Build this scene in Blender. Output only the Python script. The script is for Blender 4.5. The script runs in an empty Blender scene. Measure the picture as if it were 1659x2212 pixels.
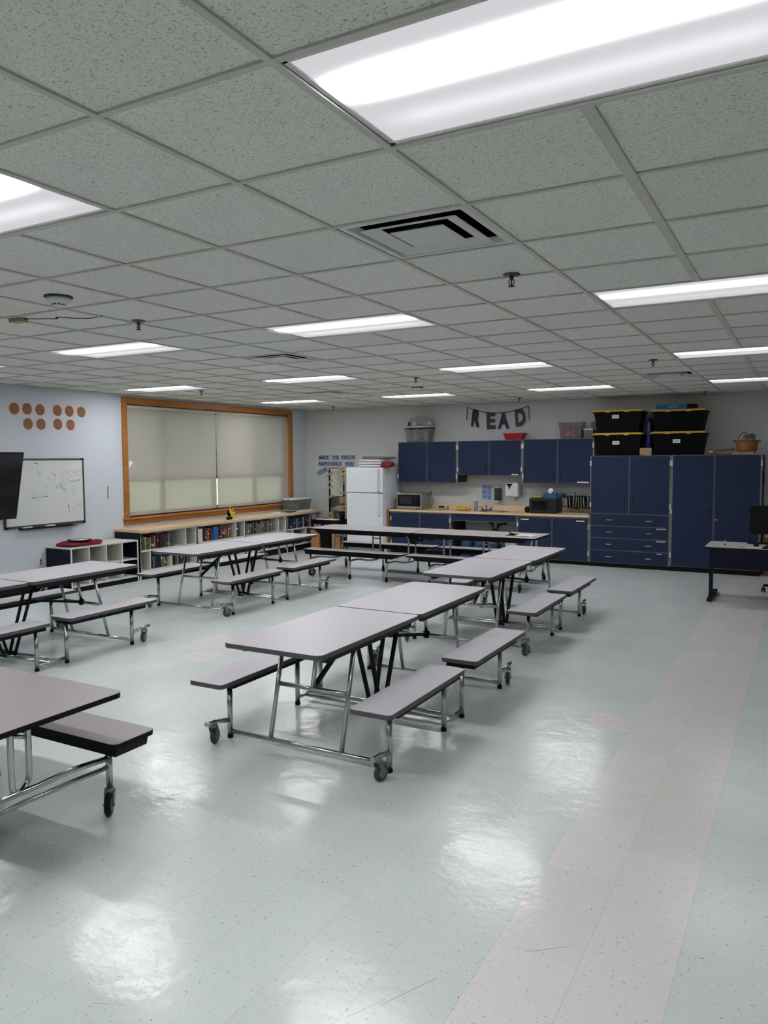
import bpy, math, random
from mathutils import Vector, Matrix
R_ = random.Random(7)
SC = bpy.context.scene
COL = SC.collection
PI = math.pi
# ------------------------------------------------------------------ camera
CAM = Vector((1.1689, -2.1722, 1.7940)); YAW = -0.50455; PIT = -0.07196; ROLL = -0.00593
fw = Vector((math.sin(YAW)*math.cos(PIT), math.cos(YAW)*math.cos(PIT), math.sin(PIT)))
rt = Vector((math.cos(YAW), -math.sin(YAW), 0)); up = rt.cross(fw)
r2 = rt*math.cos(ROLL)+up*math.sin(ROLL); u2 = -rt*math.sin(ROLL)+up*math.cos(ROLL)
cd = bpy.data.cameras.new('camera'); cam = bpy.data.objects.new('camera', cd); COL.objects.link(cam)
M = Matrix((( r2.x, u2.x, -fw.x, CAM.x), (r2.y, u2.y, -fw.y, CAM.y), (r2.z, u2.z, -fw.z, CAM.z), (0,0,0,1)))
cam.matrix_world = M
cd.sensor_fit = 'HORIZONTAL'; cd.sensor_width = 36; cd.lens = 36*1650.54/1659; cd.clip_start = .05; cd.clip_end = 200
SC.camera = cam
# ------------------------------------------------------------------ light, exposure
SC.view_settings.view_transform = 'Standard'; SC.view_settings.look = 'None'
SC.view_settings.exposure = 0.0; SC.view_settings.gamma = 1; SC.view_settings.use_curve_mapping = False
W = bpy.data.worlds.new('world'); SC.world = W; W.use_nodes = True
bg = W.node_tree.nodes['Background']; bg.inputs[0].default_value = (.72,.82,.95,1); bg.inputs[1].default_value = 5.0
LAMP = 82.          # radiance of the lamp streaks behind the ceiling lenses
LAMP_BASE = 0.66
LAMP_COL = (.965,.96,1.0)
# room
XL, XR, YF, YB, HC, G = -7.86, 5.2, -6.4, 10.86, 2.76, .6096

# ------------------------------------------------------------------ materials
MATS = {}
def mat(name, c, rough=.5, metal=0, var=.05, vs=8, bump=0, bs=60, spec=.5, alpha=1, trans=0, coat=0):
    if name in MATS: return MATS[name]
    m = bpy.data.materials.new(name); m.use_nodes = True; nt = m.node_tree; b = nt.nodes['Principled BSDF']
    b.inputs['Roughness'].default_value = rough; b.inputs['Metallic'].default_value = metal
    b.inputs['Specular IOR Level'].default_value = spec; b.inputs['Coat Weight'].default_value = coat
    b.inputs['Alpha'].default_value = alpha; b.inputs['Transmission Weight'].default_value = trans
    tc = nt.nodes.new('ShaderNodeTexCoord')
    n = nt.nodes.new('ShaderNodeTexNoise'); n.inputs['Scale'].default_value = vs; n.inputs['Detail'].default_value = 4
    nt.links.new(tc.outputs['Object'], n.inputs['Vector'])
    mx = nt.nodes.new('ShaderNodeMix'); mx.data_type = 'RGBA'
    mx.inputs[6].default_value = (*[max(0,k*(1-var)) for k in c],1); mx.inputs[7].default_value = (*[min(1,k*(1+var)) for k in c],1)
    nt.links.new(n.outputs['Fac'], mx.inputs[0]); nt.links.new(mx.outputs[2], b.inputs['Base Color'])
    if bump:
        n2 = nt.nodes.new('ShaderNodeTexNoise'); n2.inputs['Scale'].default_value = bs; nt.links.new(tc.outputs['Object'], n2.inputs['Vector'])
        bp = nt.nodes.new('ShaderNodeBump'); bp.inputs['Strength'].default_value = bump; bp.inputs['Distance'].default_value = .01
        nt.links.new(n2.outputs['Fac'], bp.inputs['Height']); nt.links.new(bp.outputs[0], b.inputs['Normal'])
    MATS[name] = m; return m
def srgb(r,g,b):
    f = lambda u: (u/255/12.92) if u/255 <= .04045 else ((u/255+.055)/1.055)**2.4
    return (f(r),f(g),f(b))
class NG:   # tiny node helper
    def __init__(s, m): s.nt = m.node_tree; s.n = s.nt.nodes; s.l = s.nt.links
    def node(s, t, **kw):
        n = s.n.new(t)
        for k,v in kw.items(): setattr(n,k,v)
        return n
    def math(s, op, a, b=0.0, c=None):
        n = s.node('ShaderNodeMath', operation=op)
        for i,x in enumerate((a,b,c)):
            if x is None: continue
            if isinstance(x,(int,float)): n.inputs[i].default_value = x
            else: s.l.new(x, n.inputs[i])
        return n.outputs[0]
    def mix(s, f, a, b):
        n = s.node('ShaderNodeMix', data_type='RGBA')
        if isinstance(f,(int,float)): n.inputs[0].default_value = f
        else: s.l.new(f, n.inputs[0])
        for i,x in ((6,a),(7,b)):
            if isinstance(x,tuple): n.inputs[i].default_value = (*x[:3],1)
            else: s.l.new(x, n.inputs[i])
        return n.outputs[2]
    def noise(s, vec, scale, detail=3, rough=.5):
        n = s.node('ShaderNodeTexNoise'); n.inputs['Scale'].default_value = scale; n.inputs['Detail'].default_value = detail; n.inputs['Roughness'].default_value = rough
        s.l.new(vec, n.inputs['Vector']); return n.outputs['Fac']
    def mapr(s, x, a, b, c=0, d=1):
        n = s.node('ShaderNodeMapRange'); s.l.new(x, n.inputs[0])
        for i,k in enumerate((a,b,c,d)): n.inputs[i+1].default_value = k
        return n.outputs[0]
    def mapping(s, vec, sc, rot=(0,0,0)):
        n = s.node('ShaderNodeMapping'); s.l.new(vec, n.inputs[0]); n.inputs['Scale'].default_value = sc; n.inputs['Rotation'].default_value = rot; return n.outputs[0]

def newmat(name):
    m = bpy.data.materials.new(name); m.use_nodes = True; MATS[name] = m
    g = NG(m); return m, g, g.n['Principled BSDF']
# floor tile
SCUFFS=[(.322,.385,.453,.492,.003),(-.004,-.098,.106,.114,.003),(-.839,-.538,-.746,-.495,.0025),(-1.207,-.118,-1.068,-.12,.002),(-.07,-.193,0,-.06,.002)]
def m_floor():
    m,g,b = newmat('floor_tile')
    pos = g.node('ShaderNodeNewGeometry').outputs['Position']
    sp = g.node('ShaderNodeSeparateXYZ'); g.l.new(pos, sp.inputs[0]); x,y = sp.outputs[0], sp.outputs[1]
    T = .3048; X0 = .5172
    tx = g.math('DIVIDE', g.math('SUBTRACT', x, X0), T); ty = g.math('DIVIDE', g.math('SUBTRACT', y, .09), T)
    ix = g.math('FLOOR', tx); iy = g.math('FLOOR', ty)
    cb = g.node('ShaderNodeCombineXYZ'); g.l.new(ix, cb.inputs[0]); g.l.new(iy, cb.inputs[1])
    wn = g.node('ShaderNodeTexWhiteNoise', noise_dimensions='3D'); g.l.new(cb.outputs[0], wn.inputs['Vector']); rnd = wn.outputs['Value']
    # masks for the beige tiles
    def between(v,a,c): return g.math('MULTIPLY', g.math('GREATER_THAN', v, a), g.math('LESS_THAN', v, c))
    beige = between(ix,-1.5,.5)
    beige = g.math('MAXIMUM', beige, g.math('MULTIPLY', between(ix,-2.5,-1.5), between(iy, 8.5, 9.5)))
    beige = g.math('MAXIMUM', beige, g.math('MULTIPLY', between(ix,-15.5,-14.5), between(iy, 9.5, 11.5)))
    beige = g.math('MAXIMUM', beige, g.math('MULTIPLY', between(ix,-14.5,-13.5), between(iy, 8.5, 10.5)))
    beige = g.math('MAXIMUM', beige, g.math('MULTIPLY', g.math('GREATER_THAN',ix,-1.5), g.math('GREATER_THAN', iy, 24.5)))
    cool = g.mix(rnd, srgb(213,221,218), srgb(208,216,213)); warm = g.mix(rnd, srgb(227,223,219), srgb(222,218,214))
    c = g.mix(beige, cool, warm)
    # mottling and flecks
    mv = g.mapping(pos, (1,1,1)); big = g.noise(mv, 1.3, 3); c = g.mix(g.mapr(big,.3,.7,0,.10), c, srgb(180,190,188))
    marb = g.noise(g.mapping(pos,(14,30,1),(0,0,.5)), 3.0, 4); c = g.mix(g.mapr(marb,.5,.72,0,.22), c, srgb(224,229,227))
    f1 = g.noise(g.mapping(pos,(22,62,1),(0,0,.35)), 1.9, 2); f2 = g.noise(g.mapping(pos,(50,24,1),(0,0,-.5)), 2.0, 2)
    fl = g.math('MAXIMUM', g.mapr(f1,.68,.71), g.mapr(f2,.69,.72)); c = g.mix(g.math('MULTIPLY', fl, .62), c, srgb(84,96,98))
    fx = g.math('ABSOLUTE', g.math('SUBTRACT', g.math('FRACT', tx), .5)); fy = g.math('ABSOLUTE', g.math('SUBTRACT', g.math('FRACT', ty), .5))
    seam = g.math('MAXIMUM', g.mapr(fx,.4962,.4985), g.math('MULTIPLY', g.mapr(fy,.4962,.4985), .45))
    c = g.mix(g.math('MULTIPLY', seam, .38), c, srgb(110,116,114))
    for (ax,ay,bx,by,wd) in SCUFFS:
        dx,dy=bx-ax,by-ay; L=math.hypot(dx,dy); ux,uy=dx/L,dy/L
        px=g.math('SUBTRACT',x,ax); py=g.math('SUBTRACT',y,ay)
        al=g.math('ADD',g.math('MULTIPLY',px,ux),g.math('MULTIPLY',py,uy)); ac=g.math('ABSOLUTE',g.math('SUBTRACT',g.math('MULTIPLY',py,ux),g.math('MULTIPLY',px,uy)))
        k=g.math('MULTIPLY',g.math('MULTIPLY',g.math('GREATER_THAN',al,0),g.math('LESS_THAN',al,L)),g.mapr(ac,wd,wd*.4)); c=g.mix(g.math('MULTIPLY',k,.4),c,srgb(96,92,98))
    g.l.new(c, b.inputs['Base Color'])
    rr = g.noise(pos, 2.2, 4); g.l.new(g.mapr(rr,.3,.7,.15,.24), b.inputs['Roughness'])
    b.inputs['Specular IOR Level'].default_value = .46
    h1 = g.noise(g.mapping(pos,(1,1.0,1)), 5.5, 3, .6); h2 = g.noise(g.mapping(pos,(.7,1.3,1)), 30, 2)
    h = g.math('ADD', g.math('MULTIPLY', h1, 1.0), g.math('MULTIPLY', h2, .12))
    h = g.math('ADD', h, g.math('MULTIPLY', rnd, .05))
    bp = g.node('ShaderNodeBump'); bp.inputs['Strength'].default_value = .36; bp.inputs['Distance'].default_value = .012
    g.l.new(h, bp.inputs['Height']); g.l.new(bp.outputs[0], b.inputs['Normal'])
    return m
def m_ceil():
    m,g,b = newmat('ceiling_tile')
    pos = g.node('ShaderNodeNewGeometry').outputs['Position']
    sp = g.node('ShaderNodeSeparateXYZ'); g.l.new(pos, sp.inputs[0])
    cb = g.node('ShaderNodeCombineXYZ'); g.l.new(g.math('FLOOR', g.math('DIVIDE', sp.outputs[0], G)), cb.inputs[0]); g.l.new(g.math('FLOOR', g.math('DIVIDE', sp.outputs[1], G)), cb.inputs[1])
    wn = g.node('ShaderNodeTexWhiteNoise', noise_dimensions='3D'); g.l.new(cb.outputs[0], wn.inputs['Vector'])
    c = g.mix(wn.outputs['Value'], srgb(228,228,221), srgb(220,220,213))
    wv = g.node('ShaderNodeVectorMath', operation='ADD'); nn = g.node('ShaderNodeTexNoise'); nn.inputs['Scale'].default_value = 60
    g.l.new(pos, nn.inputs['Vector']); sc = g.node('ShaderNodeVectorMath', operation='SCALE'); g.l.new(nn.outputs['Color'], sc.inputs[0]); sc.inputs['Scale'].default_value = .012
    g.l.new(pos, wv.inputs[0]); g.l.new(sc.outputs[0], wv.inputs[1])
    p = wv.outputs[0]
    a = g.noise(g.mapping(p,(1,2.0,1),(0,0,.5)), 78, 2); d = g.noise(g.mapping(p,(2.0,1,1),(0,0,.2)), 92, 2); e = g.noise(p, 190, 1)
    s = g.math('MAXIMUM', g.mapr(a,.625,.67), g.math('MULTIPLY', g.mapr(d,.63,.675), .8)); s = g.math('MAXIMUM', s, g.math('MULTIPLY', g.mapr(e,.62,.68), .6))
    c = g.mix(g.math('MULTIPLY', s, .55), c, srgb(92,92,88)); g.l.new(c, b.inputs['Base Color'])
    b.inputs['Roughness'].default_value = .95; b.inputs['Specular IOR Level'].default_value = .1
    bp = g.node('ShaderNodeBump'); bp.inputs['Strength'].default_value = .3; bp.inputs['Distance'].default_value = .004; bp.invert = True
    g.l.new(s, bp.inputs['Height']); g.l.new(bp.outputs[0], b.inputs['Normal']); return m
def m_wood(name, c1, c2, scale=(2,40,40), rough=.4):
    if name in MATS: return MATS[name]
    m,g,b = newmat(name); tc = g.node('ShaderNodeTexCoord').outputs['Object']
    n = g.noise(g.mapping(tc, scale), 1.4, 5, .6); g.l.new(g.mix(g.mapr(n,.3,.7), c1, c2), b.inputs['Base Color']); b.inputs['Roughness'].default_value = rough; return m
def m_lens(name, k=1.0, kb=1.0):
    # prismatic lens: object-space; two tubes run along local x
    m,g,b = newmat(name); g.n.remove(b)
    tc = g.node('ShaderNodeTexCoord').outputs['Object']; sp = g.node('ShaderNodeSeparateXYZ'); g.l.new(tc, sp.inputs[0]); x,y = sp.outputs[0], sp.outputs[1]
    def gauss(c, w): 
        d = g.math('DIVIDE', g.math('SUBTRACT', y, c), w); return g.math('EXPONENT', g.math('MULTIPLY', g.math('MULTIPLY', d, d), -1))
    t = g.math('ADD', gauss(-.08,.045), g.math('MULTIPLY', gauss(.15,.05), .003))
    endf = g.mapr(g.math('ABSOLUTE', x), .42, .57, 1, .12)
    t = g.math('MULTIPLY', t, endf)
    wv = g.math('MULTIPLY', g.math('SINE', g.math('MULTIPLY', g.math('ADD',x,y), 520)), g.math('SINE', g.math('MULTIPLY', g.math('SUBTRACT',x,y), 520)))
    s = g.math('ADD', LAMP_BASE*kb, g.math('MULTIPLY', t, LAMP*k)); s = g.math('MULTIPLY', s, g.math('ADD', 1, g.math('MULTIPLY', wv, .05)))
    em = g.node('ShaderNodeEmission'); em.inputs[0].default_value = (*LAMP_COL,1); g.l.new(s, em.inputs[1]); g.l.new(em.outputs[0], g.n['Material Output'].inputs[0])
    return m
def m_shade():
    m,g,b = newmat('shade_fabric'); b.inputs['Roughness'].default_value = .9
    tc = g.node('ShaderNodeTexCoord').outputs['Object']; c = g.mix(g.noise(tc, 300, 2), srgb(196,190,180), srgb(186,180,170)); g.l.new(c, b.inputs['Base Color'])
    tr = g.node('ShaderNodeBsdfTransparent'); tl = g.node('ShaderNodeBsdfTranslucent'); tl.inputs[0].default_value = (.5,.48,.44,1)
    m1 = g.node('ShaderNodeMixShader'); m1.inputs[0].default_value = .12; g.l.new(b.outputs[0], m1.inputs[1]); g.l.new(tl.outputs[0], m1.inputs[2])
    m2 = g.node('ShaderNodeMixShader'); m2.inputs[0].default_value = .30; g.l.new(m1.outputs[0], m2.inputs[1]); g.l.new(tr.outputs[0], m2.inputs[2])
    g.l.new(m2.outputs[0], g.n['Material Output'].inputs[0]); return m
def m_clear(name, tint, k=.55, rough=.15):
    if name in MATS: return MATS[name]
    m,g,b = newmat(name); b.inputs['Base Color'].default_value = (*tint,1); b.inputs['Roughness'].default_value = rough
    tc = g.node('ShaderNodeTexCoord').outputs['Object']; g.l.new(g.mix(g.noise(tc,12,2), tuple(t*.93 for t in tint), tint), b.inputs['Base Color'])
    tr = g.node('ShaderNodeBsdfTransparent'); mx = g.node('ShaderNodeMixShader'); mx.inputs[0].default_value = k
    g.l.new(b.outputs[0], mx.inputs[1]); g.l.new(tr.outputs[0], mx.inputs[2]); g.l.new(mx.outputs[0], g.n['Material Output'].inputs[0]); return m

FLOOR = m_floor(); CEIL = m_ceil()
GRID = mat('ceiling_tee', srgb(190,190,182), .6, var=.06, vs=3)
WALLB = mat('blue_grey_wall', srgb(199,205,212), .75, var=.02, vs=2, bump=.05, bs=200)
WALLG = mat('grey_wall', srgb(193,196,195), .75, var=.02, vs=2, bump=.05, bs=200)
LAM = mat('grey_laminate', srgb(192,188,194), .38, var=.035, vs=260, spec=.45)
EDGE = mat('grey_edge', srgb(84,84,82), .5, spec=.3); BLK = mat('black_plastic', srgb(9,9,10), .5, spec=.2); BEDGE = mat('black_edge', srgb(10,9,10), .45, spec=.2)
APR = mat('charcoal_steel', srgb(20,20,20), .5, spec=.3); CHR = mat('chrome', (.50,.51,.52), .24, 1, var=.04, vs=30)
CAST = mat('caster_rubber', srgb(60,61,63), .55); CHUB = mat('caster_hub', srgb(125,126,128), .4, .5)
NAVY = mat('navy_laminate', srgb(37,48,73), .6, var=.04, vs=3, bump=.04, bs=300, spec=.15); NAVD = mat('dark_navy', srgb(12,17,38), .5, spec=.2)
TRIMC = mat('pale_edge_band', srgb(132,130,124), .5); HINGE = mat('hinge_steel', srgb(205,205,203), .35, .3)
MAPLE = m_wood('maple_laminate', srgb(222,196,158), srgb(212,184,144), (1.5,25,25), .4)
OAK = m_wood('oak_trim', srgb(176,118,52), srgb(146,90,36), (18,2,18), .45)
WHT = mat('white_enamel', srgb(226,230,236), .3, var=.015); WPL = mat('white_plastic', srgb(214,216,214), .45); SHW = mat('shelf_white', srgb(206,206,196), .5)
PAPER = mat('paper', srgb(232,234,234), .8, var=.02); KICK = mat('black_rubber_base', srgb(6,6,6), .5, spec=.2)
STL = mat('brushed_steel', srgb(150,150,148), .32, .85, var=.08, vs=90); GLOSSBLK = mat('gloss_black', srgb(8,8,9), .12)
YEL = mat('yellow_plastic', srgb(212,172,52), .45); RED = mat('red_plastic', srgb(170,16,34), .45); MARO = mat('maroon_cloth', srgb(120,14,40), .9, bump=.3)
CARD = mat('cardboard', srgb(168,124,76), .85, var=.08, vs=5); CARDL = mat('pale_cardboard', srgb(168,140,108), .85)
BROWN = m_wood('brown_board', srgb(112,78,52), srgb(82,54,36), (2,2,30), .6); BASK = m_wood('bushel_wood', srgb(156,102,54), srgb(124,76,38), (60,60,3), .6)

# ------------------------------------------------------------------ geometry helpers
ORG = {}
def fillet(pts, r, n=5):
    out = [Vector(pts[0])]
    for i in range(1, len(pts)-1):
        p, a, b = Vector(pts[i]), Vector(pts[i-1]), Vector(pts[i+1])
        da, db = (a-p), (b-p); t = min(r, da.length*.48, db.length*.48); A = p+da.normalized()*t; B = p+db.normalized()*t
        for k in range(n+1):
            s = k/n; out.append((1-s)**2*A+2*s*(1-s)*p+s*s*B)
    out.append(Vector(pts[-1])); return out
class MB:
    def __init__(s): s.v=[]; s.f=[]; s.m=[]; s.s=[]; s.M=None
    def add(s, vs, fs, m=0, smooth=False):
        o = len(s.v)
        for p in vs:
            p = Vector(p); s.v.append(s.M @ p if s.M is not None else p)
        for f in fs: s.f.append([o+i for i in f]); s.m.append(m); s.s.append(smooth)
        return s
    def box(s, x0,x1,y0,y1,z0,z1, m=0):
        vs = [(x,y,z) for z in (z0,z1) for y in (y0,y1) for x in (x0,x1)]
        return s.add(vs, [(0,2,3,1),(4,5,7,6),(0,1,5,4),(2,6,7,3),(0,4,6,2),(1,3,7,5)], m)
    def bar(s, p, q, w, h, m=0, upv=(0,0,1)):
        p,q = Vector(p),Vector(q); d=(q-p).normalized(); u=Vector(upv)
        if abs(d.dot(u))>.98: u=Vector((1,0,0))
        a=d.cross(u).normalized()*w/2; b=a.cross(d).normalized()*h/2
        vs=[e+i*a+j*b for e in (p,q) for j in (-1,1) for i in (-1,1)]
        return s.add(vs, [(0,2,3,1),(4,5,7,6),(0,1,5,4),(2,6,7,3),(0,4,6,2),(1,3,7,5)], m)
    def tube(s, pts, r, n=10, m=0, r1=None):
        pts=[Vector(p) for p in pts]; k=len(pts); vs=[]; T=[]
        for i in range(k):
            t=(pts[min(i+1,k-1)]-pts[max(i-1,0)]); T.append(t.normalized() if t.length>1e-9 else Vector((0,0,1)))
        u=Vector((0,0,1)) if abs(T[0].z)<.9 else Vector((1,0,0)); a=T[0].cross(u).normalized()
        for i in range(k):
            a=(a-T[i]*a.dot(T[i])).normalized(); b=T[i].cross(a); rr=r if r1 is None else r+(r1-r)*i/(k-1)
            for j in range(n):
                th=2*PI*j/n; vs.append(pts[i]+(a*math.cos(th)+b*math.sin(th))*rr)
        fs=[(i*n+j, i*n+(j+1)%n, (i+1)*n+(j+1)%n, (i+1)*n+j) for i in range(k-1) for j in range(n)]
        s.add(vs, fs, m, True); o=len(s.v)-len(vs)
        for e in (list(range(n-1,-1,-1)), [(k-1)*n+j for j in range(n)]): s.f.append([o+i for i in e]); s.m.append(m); s.s.append(False)
        return s
    def cyl(s, p, q, r, n=14, m=0, r1=None): return s.tube([p,q], r, n, m, r1)
    def lathe(s, prof, c=(0,0,0), n=20, m=0, axis='z', cap=True):
        vs=[]; c=Vector(c)
        for r,h in prof:
            for j in range(n):
                th=2*PI*j/n; a,b=r*math.cos(th), r*math.sin(th)
                vs.append(c+(Vector((a,b,h)) if axis=='z' else Vector((h,a,b)) if axis=='x' else Vector((a,h,b))))
        k=len(prof); fs=[(i*n+j, i*n+(j+1)%n, (i+1)*n+(j+1)%n, (i+1)*n+j) for i in range(k-1) for j in range(n)]
        if cap: fs += [tuple(range(n-1,-1,-1)), tuple((k-1)*n+j for j in range(n))]
        return s.add(vs, fs, m, True)
    def prism(s, poly, z0, z1, m=0, ms=None, smooth=False):
        n=len(poly); vs=[(x,y,z0) for x,y in poly]+[(x,y,z1) for x,y in poly]
        s.add(vs, [tuple(range(n-1,-1,-1)), tuple(range(n,2*n))], m)
        o=len(s.v)-2*n
        for i in range(n):
            s.f.append([o+i, o+(i+1)%n, o+n+(i+1)%n, o+n+i]); s.m.append(m if ms is None else ms); s.s.append(smooth)
        return s
    def build(s, name, mats, parent=None, bevel=0, kind=None, label=None):
        if not isinstance(mats,(list,tuple)): mats=[mats]
        me=bpy.data.meshes.new(name); ob=bpy.data.objects.new(name, me)
        if parent is not None: o=ORG[parent.name]
        else:
            lo=[min(p[i] for p in s.v) for i in range(3)]; hi=[max(p[i] for p in s.v) for i in range(3)]
            o=Vector(((lo[0]+hi[0])/2,(lo[1]+hi[1])/2,lo[2])); ob.location=o
        me.from_pydata([p-o for p in s.v], [], s.f); me.polygons.foreach_set('material_index', s.m); me.polygons.foreach_set('use_smooth', s.s)
        for m in mats: me.materials.append(m)
        me.validate(); me.update(); COL.objects.link(ob); ORG[ob.name]=o.copy()
        if parent is not None: ob.parent=parent
        if bevel:
            b=ob.modifiers.new('bevel','BEVEL'); b.width=bevel; b.segments=2; b.limit_method='ANGLE'; b.angle_limit=.6
        if kind: ob['kind']=kind
        if label: ob['label']=label
        return ob
def rrect(x0,x1,y0,y1,r,n=5):
    out=[]
    for cx,cy,a0 in ((x1-r,y1-r,0),(x0+r,y1-r,90),(x0+r,y0+r,180),(x1-r,y0+r,270)):
        for k in range(n+1): a=math.radians(a0+90*k/n); out.append((cx+r*math.cos(a),cy+r*math.sin(a)))
    return out
def tag(o,label,cat,group=None):
    o['label']=label; o['category']=cat
    if group: o['group']=group
    return o
def thing(name,label,cat,loc=(0,0,0),group=None):
    o=bpy.data.objects.new(name,None); o.empty_display_size=.1; o.location=loc; COL.objects.link(o); ORG[o.name]=Vector(loc); return tag(o,label,cat,group)
def place(o,loc,rz=0): o.location=loc; o.rotation_euler=(0,0,rz); return o
def dup(root,loc,rz=0,label=None):
    r=root.copy(); COL.objects.link(r); r.location=loc; r.rotation_euler=(0,0,rz); ORG[r.name]=Vector(loc)
    if label: r['label']=label
    for ch in list(root.children):
        c=ch.copy(); COL.objects.link(c); c.parent=r
        for g in list(ch.children): d=g.copy(); COL.objects.link(d); d.parent=c
    return r
def Mback(x,z,y=YB-.004,rot=0):   # local xy -> back wall plane, +z local towards room
    return Matrix.Translation((x,y,z)) @ Matrix(((1,0,0,0),(0,0,-1,0),(0,1,0,0),(0,0,0,1))) @ Matrix.Rotation(rot,4,'Z')
def Mleft(y,z,x=XL+.004,rot=0):
    return Matrix.Translation((x,y,z)) @ Matrix(((0,0,1,0),(1,0,0,0),(0,1,0,0),(0,0,0,1))) @ Matrix.Rotation(rot,4,'Z')
def text(name, s, w, h, m, parent, Mx, depth=.0012, weight=.0, shear=0):
    cu=bpy.data.curves.new('t','FONT'); cu.body=s; cu.size=1; cu.extrude=0; cu.offset=weight; cu.resolution_u=3; cu.shear=shear
    t=bpy.data.objects.new('t',cu); COL.objects.link(t)
    dg=bpy.context.evaluated_depsgraph_get(); dg.update(); me=bpy.data.meshes.new_from_object(t.evaluated_get(dg))
    vs=[v.co.copy() for v in me.vertices]; fs=[list(p.vertices) for p in me.polygons]
    bpy.data.objects.remove(t); bpy.data.curves.remove(cu); bpy.data.meshes.remove(me)
    x0,x1=min(v.x for v in vs),max(v.x for v in vs); y0,y1=min(v.y for v in vs),max(v.y for v in vs)
    sx=w/(x1-x0); sy=h/(y1-y0) if h else sx
    b=MB(); b.M=Mx; b.add([((v.x-(x0+x1)/2)*sx,(v.y-(y0+y1)/2)*sy,depth) for v in vs], fs)
    return b.build(name,m,parent)
def struct(name,b,m,**k): return b.build(name,m,kind='structure',**k)

# ------------------------------------------------------------------ room shell
struct('floor', MB().box(XL-.3,XR+.3,YF-.3,YB+.3,-.15,0), FLOOR)
LIGHTS=[(a,b) for a in (-12,-8,-4,0) for b in (-6,-1,4,9,14)]
LIGHTS=[(a,b) for a,b in LIGHTS if a*G>XL-.1 or a==-12]
VENTS=[(-1,1),(-6,6),(-9,12),(-1,12)]
holes=set()
for a,b in LIGHTS: holes|={(a,b),(a+1,b)}
for a,b in VENTS: holes.add((a,b))
c=MB()
for a in range(-13,9):
    for b in range(-11,18):
        if (a,b) in holes: continue
        x0,x1=max(a*G,XL),min((a+1)*G,XR); y0,y1=max(b*G,YF),min((b+1)*G,YB)
        if x1-x0<.01 or y1-y0<.01: continue
        c.add([(x0,y0,HC),(x1,y0,HC),(x1,y1,HC),(x0,y1,HC)], [(0,3,2,1)])
c.box(XL-.3,XR+.3,YF-.3,YB+.3,HC+.42,HC+.5); struct('ceiling', c, CEIL)
g=MB()
LC={(a+1,b) for a,b in LIGHTS}
for a in range(-12,9):
    x=a*G
    if not XL<x<XR: continue
    run=None; wd=.02 if a==1 else .012
    for b in range(-11,19):
        solid=(a,b) not in LC and b<18
        if solid and run is None: run=b
        if not solid and run is not None: g.box(x-wd,x+wd,max(run*G,YF),min(b*G,YB),HC-.008,HC+.003); run=None
for b in range(-10,18):
    y=b*G
    if YF<y<YB: g.box(XL,XR,y-.0115,y+.0115,HC-.0075,HC+.003)
g.box(XL,XL+.02,YF,YB,HC-.009,HC+.002); g.box(XL,XR,YB-.02,YB,HC-.009,HC+.002)
struct('trim_1', g, GRID)
# walls (left wall has the window opening)
WY0,WY1,WZ0,WZ1=6.13,10.28,.885,2.635
wl=MB(); xo=XL-.25
wl.box(xo,XL,YF-.3,WY0,0,HC+.5); wl.box(xo,XL,WY1,YB+.3,0,HC+.5); wl.box(xo,XL,WY0,WY1,0,WZ0); wl.box(xo,XL,WY0,WY1,WZ1,HC+.5)
struct('wall_left', wl, WALLB)
struct('wall_back', MB().box(XL-.25,XR+.3,YB,YB+.25,0,HC+.5), WALLG)
struct('wall_right', MB().box(XR,XR+.25,YF-.3,YB+.3,0,HC+.5), WALLG)
struct('wall_front', MB().box(XL-.25,XR+.3,YF-.25,YF,0,HC+.5), WALLG)
struct('baseboard_left', MB().box(XL,XL+.008,YF,4.6,0,.1), KICK)
struct('baseboard_back', MB().box(.62,XR,YB-.008,YB,0,.1), KICK)
# window
wf=MB(); xa=XL+.022
wf.box(XL,xa,6.03,6.13,.86,2.72); wf.box(XL,xa,10.28,10.385,.86,2.72); wf.box(XL,xa,6.13,10.28,2.635,2.72)
wf.box(XL-.12,XL+.06,6.0,10.415,.862,.887); wf.box(XL,xa,6.03,10.385,.785,.862)
wf.box(XL-.12,XL,6.13,6.145,.887,2.635); wf.box(XL-.12,XL,10.265,10.28,.887,2.635); wf.box(XL-.12,XL,6.13,10.28,2.62,2.635)
win=struct('window_1', wf, OAK, bevel=.004)
sash=MB(); DKR=mat('dark_red_sash', srgb(70,22,22), .5)
for y in (6.145,6.93,8.15,9.3,10.2): sash.box(XL-.16,XL-.10,y,y+.07,.887,2.62)
for z in (.887,1.43,2.55): sash.box(XL-.16,XL-.10,6.145,10.265,z,z+.075)
sash.build('window_sash', DKR, win)
GLASS=m_clear('window_glass',(.9,.95,.95),.92,.02)
MB().box(XL-.135,XL-.13,6.15,10.26,.9,2.6).build('window_pane', GLASS, win)
# outdoors seen through the shades
GRASS=mat('lawn', srgb(138,152,96), .9, var=.3, vs=.8); LEAF=mat('foliage', srgb(52,70,46), .9, var=.4, vs=1.5)
struct('ground_outside', MB().box(-130,XL-.26,-60,130,-.3,-.2), GRASS)
SHADE=m_shade()
def shade(y0,y1,label):
    t=thing('roller_shade',label,'window shade',(XL-.03,(y0+y1)/2,.93),'pair of roller shades in the window')
    b=MB(); b.box(XL-.034,XL-.032,y0,y1,.935,2.57); b.build('fabric',SHADE,t)
    MB().cyl((XL-.045,y0,2.585),(XL-.045,y1,2.585),.024,14).build('roller_tube',mat('shade_roller',srgb(200,196,190),.6),t)
    MB().box(XL-.04,XL-.026,y0,y1,.915,.94).build('hem_bar',mat('hem',srgb(176,172,164),.6),t)
    return t
s1=shade(6.16,8.155,'taupe roller shade drawn over the left half of the window, near the whiteboard')
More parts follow.
